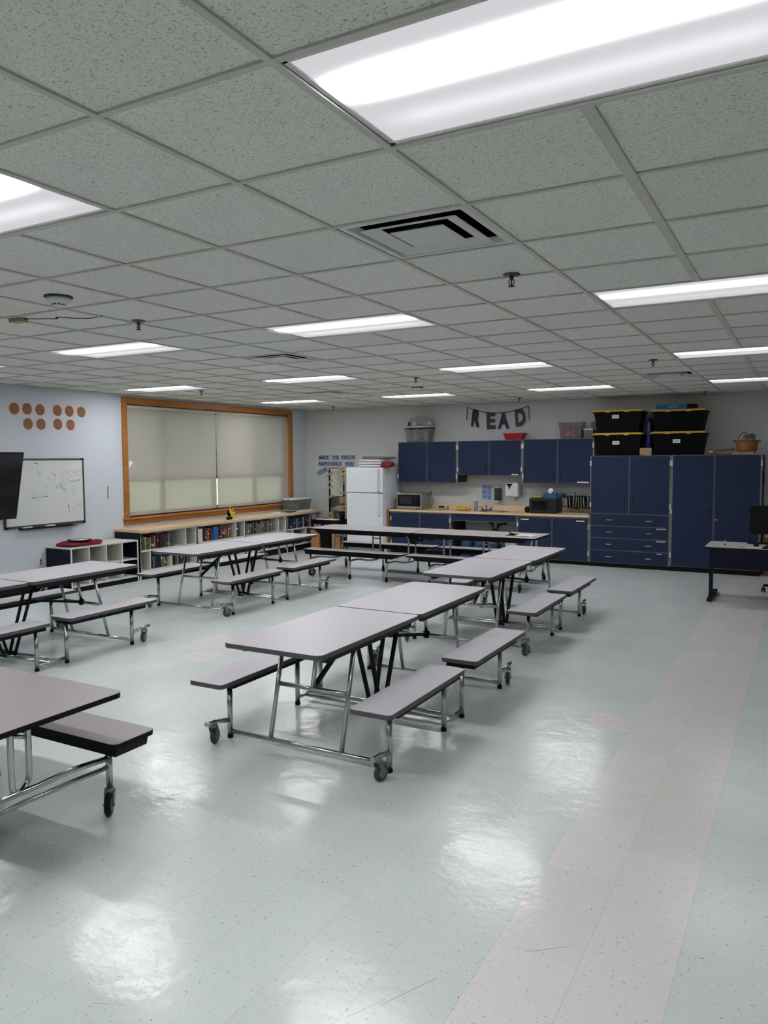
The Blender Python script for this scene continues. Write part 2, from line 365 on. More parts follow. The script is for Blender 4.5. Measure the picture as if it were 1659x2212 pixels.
s2=shade(8.19,10.25,'taupe roller shade drawn over the right half of the window, near the corner')
ch=MB()
for i in range(90): ch.lathe([(.0005,-.006),(.0045,-.003),(.0045,.003),(.0005,.006)],(XL-.01,8.172,2.56-i*.012),6)
ch.build('pull_chain',WPL,s2)

# ------------------------------------------------------------------ ceiling lights and vents
def make_light(a,b,label,k=1.0):
    cx,cy=(a+1)*G,(b+.5)*G; hx,hy=G-.016,G/2-.016
    t=thing('ceiling_light',label,'ceiling light',(cx,cy,HC),'recessed fluorescent ceiling panels')
    f=MB(); w=.014
    for (x0,x1,y0,y1) in ((-hx,hx,-hy,-hy+w),(-hx,hx,hy-w,hy),(-hx,-hx+w,-hy,hy),(hx-w,hx,-hy,hy)): f.box(cx+x0,cx+x1,cy+y0,cy+y1,HC-.002,HC+.012)
    f.box(cx-G,cx+G,cy-G/2,cy+G/2,HC+.014,HC+.03)
    f.build('frame',mat('fixture_white',srgb(200,200,196),.4),t)
    l=MB().box(cx-hx+w,cx+hx-w,cy-hy+w,cy+hy-w,HC+.003,HC+.006).build('lens',m_lens('lens_%d_%d'%(a,b),k),t)
    return t
ordn={-6:'behind the camera',-1:'nearest row',4:'second row',9:'third row',14:'farthest row'}
coln={-12:'far-left column above the window wall',-8:'second column from the window wall',-4:'third column from the window wall',0:'right-hand column'}
for a,b in LIGHTS:
    k={0:1.0,-4:1.05,-8:1.05,-12:1.0}[a]*{-6:.8,-1:1.0,4:1.0,9:1.0,14:.95}[b]
    if a==0 and b>=4: k*=.3
    if a==-12 and b<0: continue
    make_light(a,b,'lit rectangular fluorescent ceiling panel, %s, %s'%(ordn[b],coln[a]),k)
for a in (-12,):
    for b in (-6,-1):
        x0=max(a*G,XL); struct('trim_2', MB().box(x0,(a+2)*G,b*G,(b+1)*G,HC,HC+.004), CEIL)
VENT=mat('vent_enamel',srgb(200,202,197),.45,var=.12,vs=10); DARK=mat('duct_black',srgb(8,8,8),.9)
def make_vent(a,b,label):
    cx,cy=(a+.5)*G,(b+.5)*G; t=thing('ceiling_vent',label,'vent',(cx,cy,HC),'square ceiling air diffusers')
    def ring(m,h0,z0,h1,z1,mi=0):
        vs=[(cx+sx*h,cy+sy*h,z) for h,z in ((h0,z0),(h1,z1)) for sx,sy in ((-1,-1),(1,-1),(1,1),(-1,1))]
        m.add(vs,[(i,(i+1)%4,4+(i+1)%4,4+i) for i in range(4)],mi)
        m.add([(v[0],v[1],v[2]+.002) for v in vs],[(4+i,4+(i+1)%4,(i+1)%4,i) for i in range(4)],mi)
    f=MB(); ring(f,.29,HC-.004,.262,HC-.004); ring(f,.262,HC-.004,.245,HC+.022); f.build('flange',VENT,t)
    f=MB(); ring(f,.222,HC-.010,.212,HC-.014); ring(f,.212,HC-.014,.155,HC+.006); f.build('louvre',VENT,t)
    f=MB(); f.box(cx-.125,cx+.125,cy-.125,cy+.125,HC-.008,HC-.005); ring(f,.125,HC-.007,.07,HC+.012); f.build('centre_plate',VENT,t)
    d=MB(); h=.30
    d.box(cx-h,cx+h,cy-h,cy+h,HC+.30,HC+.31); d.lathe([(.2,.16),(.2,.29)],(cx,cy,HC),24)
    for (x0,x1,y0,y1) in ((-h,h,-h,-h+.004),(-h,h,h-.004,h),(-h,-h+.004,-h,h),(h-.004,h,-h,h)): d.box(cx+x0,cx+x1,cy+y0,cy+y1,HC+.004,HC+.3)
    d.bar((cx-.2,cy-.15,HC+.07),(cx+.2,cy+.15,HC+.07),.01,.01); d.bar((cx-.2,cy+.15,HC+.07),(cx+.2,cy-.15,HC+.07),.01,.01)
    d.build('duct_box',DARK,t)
make_vent(-1,1,'large square white air diffuser nearest the camera, beside the near sprinkler')
make_vent(-6,6,'square air diffuser behind the second-row ceiling panel, middle left')
make_vent(-9,12,'small-looking square air diffuser farthest back, near the window corner')
make_vent(-1,12,'square air diffuser on the right above the black and yellow totes')
SPK=mat('sprinkler_bronze',srgb(70,70,66),.4,.6)
def sprinkler(x,y,label):
    t=thing('fire_sprinkler',label,'sprinkler',(x,y,HC),'ceiling sprinkler heads')
    MB().lathe([(.012,-.012),(.042,-.008),(.046,-.001),(.046,0)],(x,y,HC),20).build('escutcheon',SPK,t)
    b=MB().cyl((x,y,HC-.01),(x,y,HC-.03),.011,10); b.tube([(x-.011,y,HC-.028),(x-.016,y,HC-.045),(x-.004,y,HC-.062)],.0025,6); b.tube([(x+.011,y,HC-.028),(x+.016,y,HC-.045),(x+.004,y,HC-.062)],.0025,6)
    b.cyl((x,y,HC-.03),(x,y,HC-.06),.004,8); b.build('head',SPK,t)
    MB().lathe([(.002,-.068),(.018,-.066),(.018,-.063),(.002,-.062)],(x,y,HC),12).build('deflector',SPK,t)
for x,y,l in [(-.234,1.787,'nearest ceiling sprinkler head, just behind the large vent'),(-2.965,1.766,'ceiling sprinkler head to the right of the nearest smoke detector'),(-.221,6.004,'ceiling sprinkler head in front of the right-hand vent'),
  (-3.033,6.257,'ceiling sprinkler head beside the middle smoke detector'),(-3.033,10.086,'ceiling sprinkler head above the READ banner'),(-6.488,6.276,'ceiling sprinkler head above the top of the window'),
  (-6.767,10.222,'ceiling sprinkler head near the window corner'),(-.21,10.40,'ceiling sprinkler head above the blue game box')]: sprinkler(x,y,l)
def detector(x,y,label):
    t=thing('smoke_detector',label,'smoke detector',(x,y,HC),'ceiling smoke detectors')
    MB().lathe([(.075,-.014),(.082,-.008),(.082,0)],(x,y,HC),24).build('base',mat('detector_ring',srgb(60,60,58),.6),t)
    MB().lathe([(.022,-.062),(.034,-.058),(.038,-.042),(.055,-.038),(.074,-.012)],(x,y,HC),24).build('cover',WPL,t)
    b=MB()
    for k in range(10):
        a=k*2*PI/10; b.bar((x+.037*math.cos(a-.2),y+.037*math.sin(a-.2),HC-.05),(x+.037*math.cos(a+.2),y+.037*math.sin(a+.2),HC-.05),.003,.006)
    b.build('slots',BLK,t)
detector(-2.763,.95,'round white smoke detector nearest the camera at upper left')
detector(-3.593,7.437,'small-looking white smoke detector in the middle of the ceiling')
t=thing('ceiling_sensor','beige ceiling sensor block with a loose dark wire','sensor',(-3.598,1.284,HC)); BEI=mat('beige_plastic',srgb(158,140,98),.5)
MB().box(-3.66,-3.54,1.25,1.32,HC-.03,HC-.001).build('housing',BEI,t,bevel=.006)
MB().tube(fillet([(-3.54,1.285,HC-.012),(-3.35,1.42,HC-.006),(-3.33,1.36,HC-.006),(-3.22,1.44,HC-.012),(-3.16,1.52,HC-.006),(-3.02,1.50,HC-.006)],.03),.003,6).build('wire',BLK,t)

# ------------------------------------------------------------------ cafeteria tables, short type (benches on straight legs)
def caster_parts(parent,x,y,yaw,r=.052,w=.03,wm=None):
    rot=Matrix.Translation((x,y,0))@Matrix.Rotation(yaw,4,'Z')
    f=MB(); f.M=rot; f.lathe([(.024,.118),(.027,.124),(.027,.132),(.014,.138)],(0,0,0),12)
    for s in (-1,1): f.add([(s*.02,-.02,.118),(s*.02,.024,.118),(s*.02,.034,.05),(s*.02,.016,.042),(s*.024,-.02,.118),(s*.024,.024,.118),(s*.024,.034,.05),(s*.024,.016,.042)],[(0,1,2,3),(7,6,5,4),(0,4,5,1),(1,5,6,2),(2,6,7,3),(3,7,4,0)])
    f.box(-.024,.024,-.02,.024,.113,.119); f.cyl((-.028,.024,r),(.028,.024,r),.006,8)
    c=f.build('caster',CHUB,parent)
    wq=MB(); wq.M=rot@Matrix.Translation((0,.024,r)); wq.lathe([(.012,-w/2),(r*.8,-w/2),(r*.97,-w/4),(r,0),(r*.97,w/4),(r*.8,w/2),(.012,w/2)],(0,0,0),22,0,'x')
    wq.lathe([(.004,-w/2-.002),(r*.55,-w/2-.002),(r*.55,w/2+.002),(.004,w/2+.002)],(0,0,0),16,1,'x'); wq.build('wheel',[wm or CAST,CHUB],c)
def table_A(yaws):
    t=thing('cafeteria_table','','table'); HW,ZT=.3425,.72; LZ=.418
    for s in (-1,1):
        y0,y1=sorted((s*.008,s*1.232)); b=MB().prism(rrect(-HW,HW,y0,y1,.045),ZT-.028,ZT-.001,1); b.prism(rrect(-HW+.002,HW-.002,y0+.002,y1-.002,.043),ZT-.002,ZT,0); b.build('tabletop',[LAM,EDGE],t)
        a=MB()
        for x in (-.285,.285):
            p=[(s*.07,ZT-.028),(s*1.14,ZT-.028),(s*1.10,ZT-.075),(s*.12,ZT-.075)]
            vs=[(xx,yy,zz) for xx in (x-.012,x+.012) for yy,zz in p]; a.add(vs,[(0,1,2,3),(7,6,5,4),(0,4,5,1),(1,5,6,2),(2,6,7,3),(3,7,4,0)])
        a.box(-.273,.273,s*.35-.012,s*.35+.012,ZT-.06,ZT-.028); a.box(-.273,.273,s*.72-.015,s*.72+.015,ZT-.055,ZT-.028); a.build('apron',APR,t)
        for q in (-1,1):
            cx=q*.582; y0,y1=sorted((s*.09,s*1.125)); b=MB().prism(rrect(cx-.133,cx+.133,y0,y1,.03),LZ-.028,LZ-.001,1); b.prism(rrect(cx-.131,cx+.131,y0+.002,y1-.002,.028),LZ-.002,LZ,0)
            bn=b.build('bench_seat',[LAM,EDGE],t)
            yi,yo=sorted((s*.125,s*.98)); MB().box(cx-.105,cx+.105,yi,yo,LZ-.063,LZ-.028).build('seat_channel',BLK,bn)
        # end frame
        yf=s*.895; sl=-s*.26; f=MB(); r=.0145
        for q in (-1,1):
            f.cyl((q*.582,yf,.012),(q*.582,yf,LZ-.06),.0175,14); f.cyl((q*.26,yf,.045),(q*.26,yf+sl*.62,ZT-.03),r,12)
            f.tube([(q*.582,yf,.115),(q*.588,yf+s*.12,.142),(q*.592,yf+s*.215,.148)],.0145,12)
            f.box(q*.592-.012,q*.592+.012,yf+s*.15-.012,yf+s*.15+.012,.134,.142)
        f.cyl((-.58,yf,.045),(.58,yf,.045),r,12); f.cyl((-.26,yf+sl*.34,.378),(.26,yf+sl*.34,.378),r,12); f.cyl((0,yf+sl*.34,.378),(0,yf+sl*.62,ZT-.03),r,12)
        f.build('end_frame',CHR,t)
        for q in (-1,1):
            MB().lathe([(.018,0),(.0195,.005),(.0195,.022),(.0176,.024)],(q*.582,yf,0),14).build('foot_cap',BLK,t)
            caster_parts(t,q*.592,yf+s*.15,yaws[(q>0)+2*(s>0)])
    f=MB(); r=.0145
    for q in (-1,1):
        for s in (-1,1): f.cyl((q*.582,s*.15,.012),(q*.582,s*.15,LZ-.06),.0175,14)
        f.cyl((q*.582,-.15,.05),(q*.582,.15,.05),r,12)
    for s in (-1,1): f.cyl((-.58,s*.045,.045),(.58,s*.045,.045),r,12)
    f.build('centre_frame',CHR,t)
    for q in (-1,1):
        for s in (-1,1): MB().lathe([(.018,0),(.0195,.005),(.0195,.022),(.0176,.024)],(q*.582,s*.15,0),14).build('foot_cap',BLK,t)
    # folding mechanism: V struts and braces
    v=MB()
    for s in (-1,1):
        for q in (-.055,.055): v.bar((q*.7,s*.035,.05),(q,s*.24,ZT-.05),.012,.03,upv=(1,0,0))
    v.cyl((-.06,0,.06),(.06,0,.06),.02,10); v.box(-.05,.05,-.06,.06,.03,.055); v.build('fold_strut',BLK,t)
    MB().bar((0,-.895+.09,.378),(0,-.30,ZT-.06),.02,.026).build('diagonal_brace',BLK,t); v=MB(); v.bar((0,.24*.75,.50),(0,.895-.10,.385),.026,.022); v.lathe([(.02,-.02),(.028,-.01),(.028,.03),(.02,.035)],(0,.80,.375),12); v.build('lock_bar',BLK,t)
    v=MB()
    for q in (-.24,.24):
        v.add([(q-.006,-.11,ZT-.03),(q-.006,.11,ZT-.03),(q-.006,.04,ZT-.10),(q-.006,-.03,ZT-.10),(q+.006,-.11,ZT-.03),(q+.006,.11,ZT-.03),(q+.006,.04,ZT-.10),(q+.006,-.03,ZT-.10)],[(0,1,2,3),(7,6,5,4),(0,4,5,1),(1,5,6,2),(2,6,7,3),(3,7,4,0)])
        v.cyl((q-.02,0,ZT-.075),(q+.02,0,ZT-.075),.012,10)
    v.cyl((-.24,0,ZT-.075),(.24,0,ZT-.075),.01,10); v.build('hinge',APR,t)
    return t
T_A=table_A([.3,-.25,2.9,.4+PI])
TL=['pale grey folding bench table in the centre foreground, brightest of all, with chrome legs','grey folding bench table behind the centre foreground table, close to the blue kitchen cabinets',
    'grey folding bench table standing lengthwise in front of the bookcases under the window','grey folding bench table at the left edge in front of the white cubby shelf']
place(T_A,(-1.443,2.445,0)); T_A['label']=TL[0]; T_A['group']='folding cafeteria bench tables'
dup(T_A,(-1.592,5.385,0),0,TL[1]); dup(T_A,(-5.115,5.46,0),0,TL[2]); dup(T_A,(-5.065,2.12,0),0,TL[3])

# long type (curved chrome legs, black edges); built along local y, then turned
def table_B(label,loc,rz,ups,low,zz_=(.27,.27,.215,.205,.05),fm=.955,fe=1.65,L=None):
    t=thing('long_cafeteria_table',label,'table',(0,0,0),'long folding cafeteria tables'); HW,ZT,LZ,OF=.372,.712,.425,.525
    for s in (-1,1):
        y0,y1=sorted((s*.008,s*1.80)); b=MB().prism(rrect(-HW,HW,y0,y1,.045),ZT-.024,ZT-.001,1); b.prism(rrect(-HW+.002,HW-.002,y0+.002,y1-.002,.043),ZT-.002,ZT,0); b.build('tabletop',[L or LAM2,BEDGE],t)
        a=MB()
        for x in (-.32,.32):
            p=[(s*.05,ZT-.024),(s*1.70,ZT-.024),(s*1.62,ZT-.075),(s*.13,ZT-.075)]
            vs=[(xx,yy,zz) for xx in (x-.012,x+.012) for yy,zz in p]; a.add(vs,[(0,1,2,3),(7,6,5,4),(0,4,5,1),(1,5,6,2),(2,6,7,3),(3,7,4,0)])
        for y in (.34,.955,1.6): a.box(-.308,.308,s*y-.015,s*y+.015,ZT-.055,ZT-.024)
        a.build('apron',BLK,t)
        for q in (-1,1):
            cx=q*OF; y0,y1=sorted((s*.03,s*1.70)); b=MB().prism(rrect(cx-.132,cx+.132,y0,y1,.035),LZ-.024,LZ-.001,1); b.prism(rrect(cx-.130,cx+.130,y0+.002,y1-.002,.033),LZ-.002,LZ,0); bn=b.build('bench_seat',[L or LAM2,BEDGE],t)
            a=MB(); p=[(s*.12,LZ-.024),(s*1.68,LZ-.024),(s*1.665,LZ-.075),(s*.19,LZ-.075)]
            vs=[(xx,yy,zz) for xx in (cx-.10,cx+.10) for yy,zz in p]; a.add(vs,[(0,1,2,3),(7,6,5,4),(0,4,5,1),(1,5,6,2),(2,6,7,3),(3,7,4,0)]); a.build('seat_channel',BLK,bn)
        for yy in (.34 if fm>.7 else .2,fm,fe):
            y=s*yy; f=MB(); end=yy>1.5
            for q in (-1,1):
                f.cyl((q*.51,y,.13 if end else .05),(q*.51,y,LZ-.07),.017,14)
                if end: caster_parts(t,q*.51,y,R_.uniform(-3,3) if q<0 else 2.2,.06,.03,BLK)
                else: MB().lathe([(.018,0),(.024,.012),(.021,.06),(.018,.062)],(q*.51,y,0),14).build('foot_cap',BLK,t)
                u=ups[(q+1)//2]; zj,zb,zc,zu,sk=zz_; ox=s*-sk
                f.tube(fillet([(q*.51,y,zj),(q*.26,y,zb),(q*.10+u*.3,y+ox*.6,zc),(u,y+ox,zu),(u,y+ox,.60),(u*.75,y+ox-s*-.05,ZT-.03)],.09,8),.0145,12)
            if low: f.tube(fillet([(-.51,y,.245),(-.25,y,.25),(-.06,y-s*.06,.225),(.06,y-s*.06,.225),(.25,y,.25),(.51,y,.245)],.08,5),.013,12)
            u0,u1=ups; f.cyl((u0,y-s*sk,.52),(u1,y-s*sk,.55),.010,10)
            f.build('curved_leg_frame',CHR,t)
    v=MB()
    for q in (-.29,.29):
        v.add([(q-.008,-.12,ZT-.026),(q-.008,.12,ZT-.026),(q-.008,.05,ZT-.17),(q-.008,-.03,ZT-.17),(q+.008,-.12,ZT-.026),(q+.008,.12,ZT-.026),(q+.008,.05,ZT-.17),(q+.008,-.03,ZT-.17)],[(0,1,2,3),(7,6,5,4),(0,4,5,1),(1,5,6,2),(2,6,7,3),(3,7,4,0)])
    v.cyl((-.29,0,ZT-.13),(.29,0,ZT-.13),.018,10); v.build('hinge',BLK,t)
    return place(t,loc,rz)
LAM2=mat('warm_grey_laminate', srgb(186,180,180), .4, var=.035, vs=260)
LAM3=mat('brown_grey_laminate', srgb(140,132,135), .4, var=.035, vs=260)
# local +x maps to world -y or +y depending on the turn
table_B('long grey table with black edges set crosswise in front of the white fridge',(-3.72,7.865,0),PI/2,(.33,.10),False)
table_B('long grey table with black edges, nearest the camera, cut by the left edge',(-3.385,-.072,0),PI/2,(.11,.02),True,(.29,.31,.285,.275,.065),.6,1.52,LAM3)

# ------------------------------------------------------------------ kitchen cabinets on the back wall
def door(parent,x0,x1,z0,z1,yf,name='door'):
    d=MB().box(x0+.002,x1-.002,yf,yf+.018,z0+.002,z1-.002,1); d.box(x0+.005,x1-.005,yf-.0015,yf+.001,z0+.005,z1-.005,0)
    return d.build(name,[NAVY,TRIMC],parent)
def vhandle(parent,x,z,yf,h=.096):
    b=MB().tube(fillet([(x,yf,z-h/2),(x,yf-.028,z-h/2),(x,yf-.028,z+h/2),(x,yf,z+h/2)],.012,3),.0045,8); b.build('handle',NAVD,parent)
def hhandle(parent,x,z,yf,w=.12):
    b=MB().tube(fillet([(x-w/2,yf,z),(x-w/2,yf-.028,z),(x+w/2,yf-.028,z),(x+w/2,yf,z)],.012,3),.0055,8); b.build('handle',HINGE,parent)
def sticker(parent,x,z,yf,w=.12,h=.016): MB().box(x-w/2,x+w/2,yf-.003,yf-.0015,z-h/2,z+h/2).build('label_strip',PAPER,parent)
def hinge(parent,x,z,yf): MB().box(x-.012,x+.012,yf-.006,yf+.012,z-.04,z+.04).build('hinge',HINGE,parent)
YFB=10.27; YFU=10.53
def cabinet(label,x0,x1,z0,z1,yf,stile=.022,side=None):
    t=thing('cabinet',label,'cabinet',((x0+x1)/2,(yf+YB)/2,z0))
    b=MB().box(x0,x1,yf+.019,YB-.002,z0,z1); b.build('body',side or TRIMC,t); return t
# uppers
for i,(x0,x1,z0,z1,l) in enumerate([(-5.545,-4.335,1.322,2.066,'blue wall cabinet with two doors above the silver microwave'),(-4.330,-3.118,1.459,2.072,'shorter blue wall cabinet with two doors above the sink'),(-3.113,-1.895,1.335,2.08,'blue wall cabinet with two doors above the black toaster oven')]):
    t=cabinet(l,x0,x1,z0,z1,YFU); xm=(x0+x1)/2; 
    for s,(a,b) in ((-1,(x0+.012,xm-.003)),(1,(xm+.003,x1-.02))):
        d=door(t,a,b,z0,z1,YFU); vhandle(d,xm+s*.06,z0+.145,YFU)
        hx=x0+.006 if s<0 else x1-.012
        for hz in (z0+.11,z1-.11): hinge(d,hx,hz,YFU)
        if i==1 and s>0: sticker(d,-3.25,1.475,YFU,.115)
        if i==2 and s>0: sticker(d,-2.07,1.354,YFU,.19,.02)
# black power box under the middle wall cabinet
tag(MB().box(-4.325,-4.215,10.55,10.70,1.335,1.456).build('power_box',BLK,bevel=.004),'small black box fixed under the wall cabinet beside the left unit','box')
# base units
t=cabinet('blue base cabinet with two doors at the left end under the silver microwave',-5.565,-4.355,.105,.79,YFB)
for s,(a,b) in ((-1,(-5.553,-4.963)),(1,(-4.957,-4.375))):
    d=door(t,a,b,.105,.765,YFB); vhandle(d,-4.96+s*.055,.665,YFB,.08)
    for hz in (.22,.66): hinge(d,-5.556 if s<0 else -4.362,hz,YFB)
t=cabinet('blue base cabinet with two labelled doors to the right of the sink opening',-3.115,-1.893,.065,.79,YFB)
for s,(a,b) in ((-1,(-3.10,-2.513)),(1,(-2.507,-1.912))):
    d=door(t,a,b,.07,.765,YFB); vhandle(d,-2.51+s*.055,.64,YFB,.08)
    for hz in (.2,.64): hinge(d,-3.106 if s<0 else -1.903,hz,YFB)
    sticker(d,-2.98 if s<0 else -2.04,.728,YFB,.14,.016)
# sink bay: an apron panel over an open knee space
t=thing('sink_front_panel','narrow blue panel bridging the open space under the sink','panel',(-3.735,YFB,.66)); 
b=MB().box(-4.345,-3.125,YFB,YFB+.018,.66,.785,1); b.box(-4.335,-3.135,YFB-.0015,YFB+.001,.667,.78,0); b.build('panel',[NAVY,TRIMC],t)
fa=thing('drain_pipe','dark metal drain and valves under the sink','pipe',(-3.66,10.6,.45)); DKM=mat('dark_metal',srgb(50,50,50),.3,.8)
b=MB(); b.cyl((-3.66,10.55,.70),(-3.66,10.55,.56),.022,10); b.tube(fillet([(-3.66,10.55,.6),(-3.66,10.55,.50),(-3.58,10.6,.50),(-3.58,10.6,.58),(-3.58,10.85,.58)],.04),.02,10)
b.build('trap',DKM,fa); b=MB()
for x in (-3.78,-3.50): b.cyl((x,10.855,.60),(x,10.78,.60),.014,10); b.lathe([(.012,0),(.03,.008),(.03,.02),(.012,.026)],(x,10.76,.60),10,0,'y'); b.cyl((x,10.79,.6),(x,10.79,.7),.006,8)
b.build('valve',DKM,fa)
# toe kick
for q,l in (((-5.52,-4.40,YFB+.06,.104),'black plinth under the left base cabinet'),((-3.10,-1.894,YFB+.055,.064),'black plinth under the base cabinet right of the sink opening'),((-1.886,.60,YFB+.03,.064),'long black plinth under the two tall cupboards')):
    tag(MB().box(q[0],q[1],q[2],YB-.002,0,q[3]).build('plinth',KICK),l,'plinth')
# worktop with backsplash
t=thing('worktop','long maple-look counter top with backsplash along the kitchen wall','counter',(-3.73,10.5,.79))
b=MB(); xs=(-3.85,-3.40); ys=(10.36,10.66)
b.box(-5.585,xs[0],10.235,YB-.002,.79,.825); b.box(xs[1],-1.893,10.235,YB-.002,.79,.825); b.box(xs[0],xs[1],10.235,ys[0],.79,.825); b.box(xs[0],xs[1],ys[1],YB-.002,.79,.825)
b.build('slab',MAPLE,t,bevel=.004); MB().box(-5.45,-1.90,YB-.022,YB-.002,.825,.915).build('backsplash',MAPLE,t)
b=MB(); sx0,sx1=xs; b.box(sx0,sx1,ys[0],ys[1],.66,.665)
for q in ((sx0,sx0+.008,ys[0],ys[1]),(sx1-.008,sx1,ys[0],ys[1]),(sx0,sx1,ys[0],ys[0]+.008),(sx0,sx1,ys[1]-.008,ys[1])): b.box(*q,.66,.829)
for q in ((sx0-.02,sx0,ys[0]-.02,ys[1]+.02),(sx1,sx1+.02,ys[0]-.02,ys[1]+.02),(sx0,sx1,ys[0]-.02,ys[0]),(sx0,sx1,ys[1],ys[1]+.02)): b.box(*q,.825,.829)
b.build('sink_basin',STL,t)
t=thing('faucet','dark two-handled faucet behind the sink','faucet',(-3.84,10.71,.825)); b=MB(); b.box(-3.94,-3.74,10.69,10.74,.825,.84); b.tube(fillet([(-3.84,10.71,.84),(-3.84,10.71,.93),(-3.79,10.58,.92),(-3.785,10.55,.895)],.04),.009,10); b.build('spout',DKM,t)
for x in (-3.92,-3.76): b=MB().cyl((x,10.715,.84),(x,10.715,.87),.012,10); b.bar((x,10.715,.872),(x+(.05 if x>-3.84 else -.05),10.68,.892),.012,.008); b.build('tap_handle',DKM,t)
# tall units
t=cabinet('tall blue cupboard with two doors above four drawers, under the stacked totes',-1.888,-.648,.065,1.79,YFB)
for s,(a,b) in ((-1,(-1.876,-1.278)),(1,(-1.272,-.668))):
    d=door(t,a,b,.868,1.79,YFB); vhandle(d,-1.275+s*.06,1.075,YFB)
    for hz in (1.0,1.67): hinge(d,-1.880 if s<0 else -.658,hz,YFB)
for i,(z0,z1) in enumerate(((.67,.862),(.474,.666),(.279,.470),(.07,.275))):
    d=door(t,-1.876,-.668,z0,z1,YFB,'drawer'); hhandle(d,-1.575,(z0+z1)/2,YFB,.085); hhandle(d,-.965,(z0+z1)/2-.002,YFB,.085)
    if i: sticker(d,-.78 if i<3 else -.80,z1-.022,YFB,.14 if i<3 else .075,.012)
t=cabinet('tall blue wardrobe cupboard with two full-height doors at the right end',-.644,.61,.075,1.795,YFB,side=None)
for s,(a,b) in ((-1,(-.63,-.037)),(1,(-.031,.590))):
    d=door(t,a,b,.08,1.795,YFB); vhandle(d,-.034+s*.055,.93,YFB)
    for hz in (.25,.93,1.67): hinge(d,-.640 if s<0 else .600,hz,YFB)
    if s>0: MB().cyl((-.005,YFB-.006,.82),(-.005,YFB,.82),.011,12).build('lock',HINGE,d)
MB().box(.611,.616,YFB+.03,YB-.003,0,1.79).build('side_panel',BLK,t)

# leaning brown boards between fridge and counter
tag(MB().box(-5.638,-5.592,10.26,10.80,0,.83).build('wooden_board',m_wood('golden_board',srgb(150,104,60),srgb(120,80,44),(30,30,2),.6)),'narrow golden brown board standing on the floor between fridge and base cabinet','board')
tag(MB().box(-5.58,-5.50,10.50,10.78,.826,1.02).build('cutting_board',BROWN,bevel=.01),'dark brown cutting board standing on the counter left of the microwave','cutting board')

# ------------------------------------------------------------------ fridge
FX0,FX1,FYF=-6.43,-5.655,10.12
FX1=-5.645
t=thing('refrigerator','white top-freezer refrigerator in the corner beside the kitchen cabinets','refrigerator',((FX0+FX1)/2,10.45,0))
b=MB().box(FX0,FX1,FYF+.06,YB-.04,.03,1.60); b.build('cabinet_body',WHT,t,bevel=.008)
b=MB().box(FX0,FX1,FYF,FYF+.055,1.135,1.60); d1=b.build('freezer_door',WHT,t,bevel=.012)
b=MB().box(FX0,FX1,FYF,FYF+.055,.10,1.12); d2=b.build('fridge_door',WHT,t,bevel=.012)
IVO=mat('ivory_plastic',srgb(208,208,190),.45)
MB().tube(fillet([(FX1-.075,FYF,1.57),(FX1-.075,FYF-.035,1.55),(FX1-.085,FYF-.04,1.17),(FX1-.085,FYF,1.15)],.02),.014,8).build('handle',IVO,d1)
MB().tube(fillet([(FX1-.085,FYF,1.11),(FX1-.085,FYF-.035,1.09),(FX1-.075,FYF-.035,.72),(FX1-.075,FYF,.70)],.02),.014,8).build('handle',WHT,d2)
MB().box(FX0+.01,FX1-.01,FYF+.02,FYF+.05,0.02,.095).build('kick_grille',mat('grey_grille',srgb(130,132,134),.5),t)
# rumpled soft shapes
def blob(name,m,c,hs,label,cat,seed,e=.6,amp=.012,parent=None,nz=10,group=None,q=.5):
    rr=random.Random(seed); b=MB(); n=28; vs=[]; fs=[]
    ph=[(rr.uniform(0,6),rr.uniform(3,11),rr.uniform(3,11),rr.uniform(2,6)) for _ in range(6)]
    sp=lambda x,p: math.copysign(abs(x)**p,x)
    for i in range(nz+1):
        v=-PI/2+PI*i/nz
        for j in range(n):
            u=2*PI*j/n; x=sp(math.cos(v),q)*sp(math.cos(u),e); y=sp(math.cos(v),q)*sp(math.sin(u),e); z=sp(math.sin(v),.9)
            k=sum(math.sin(a+f1*x*2+f2*y*2+f3*z) for a,f1,f2,f3 in ph)*amp/3
            vs.append((c[0]+hs[0]*x+k*.4,c[1]+hs[1]*y+k*.4,max(c[2]-hs[2],c[2]+hs[2]*z+k)))
    fs=[(i*n+j,i*n+(j+1)%n,(i+1)*n+(j+1)%n,(i+1)*n+j) for i in range(nz) for j in range(n)]+[tuple(range(n-1,-1,-1)),tuple(nz*n+j for j in range(n))]
    b.add(vs,fs,0,True); o=b.build(name,m,parent)
    if label: tag(o,label,cat,group)
    return o
FOIL=mat('silver_foil',(.9,.9,.91),.3,.3,bump=1.0,bs=22); 
for i,(z,l) in enumerate(((1.628,'silver insulated bag lying flat on the fridge, lowest of the stack'),(1.678,'silver insulated bag in the middle of the stack on the fridge'),(1.728,'silver insulated bag third from the bottom of the stack on the fridge'))):
    blob('insulated_bag',FOIL,(-5.98+.01*i,10.40,z),(.30-.01*i,.22,.0215),l,'bag',20+i,.4,.004,group='insulated bags on the fridge',q=.22)
blob('folded_bag',mat('mauve_foil',srgb(140,112,116),.5,.3,bump=.4),(-5.89,10.42,1.778),(.30,.22,.022),'dull mauve folded bag on top of the silver stack on the fridge','bag',31,.45,.006,q=.25)
blob('red_cloth_bag',mat('red_cloth',srgb(140,12,26),.7,bump=.4),(-5.59,10.21,1.650),(.115,.09,.046),'red cloth bag hanging over the right edge of the fridge top','bag',33,.5,.02,q=.3)

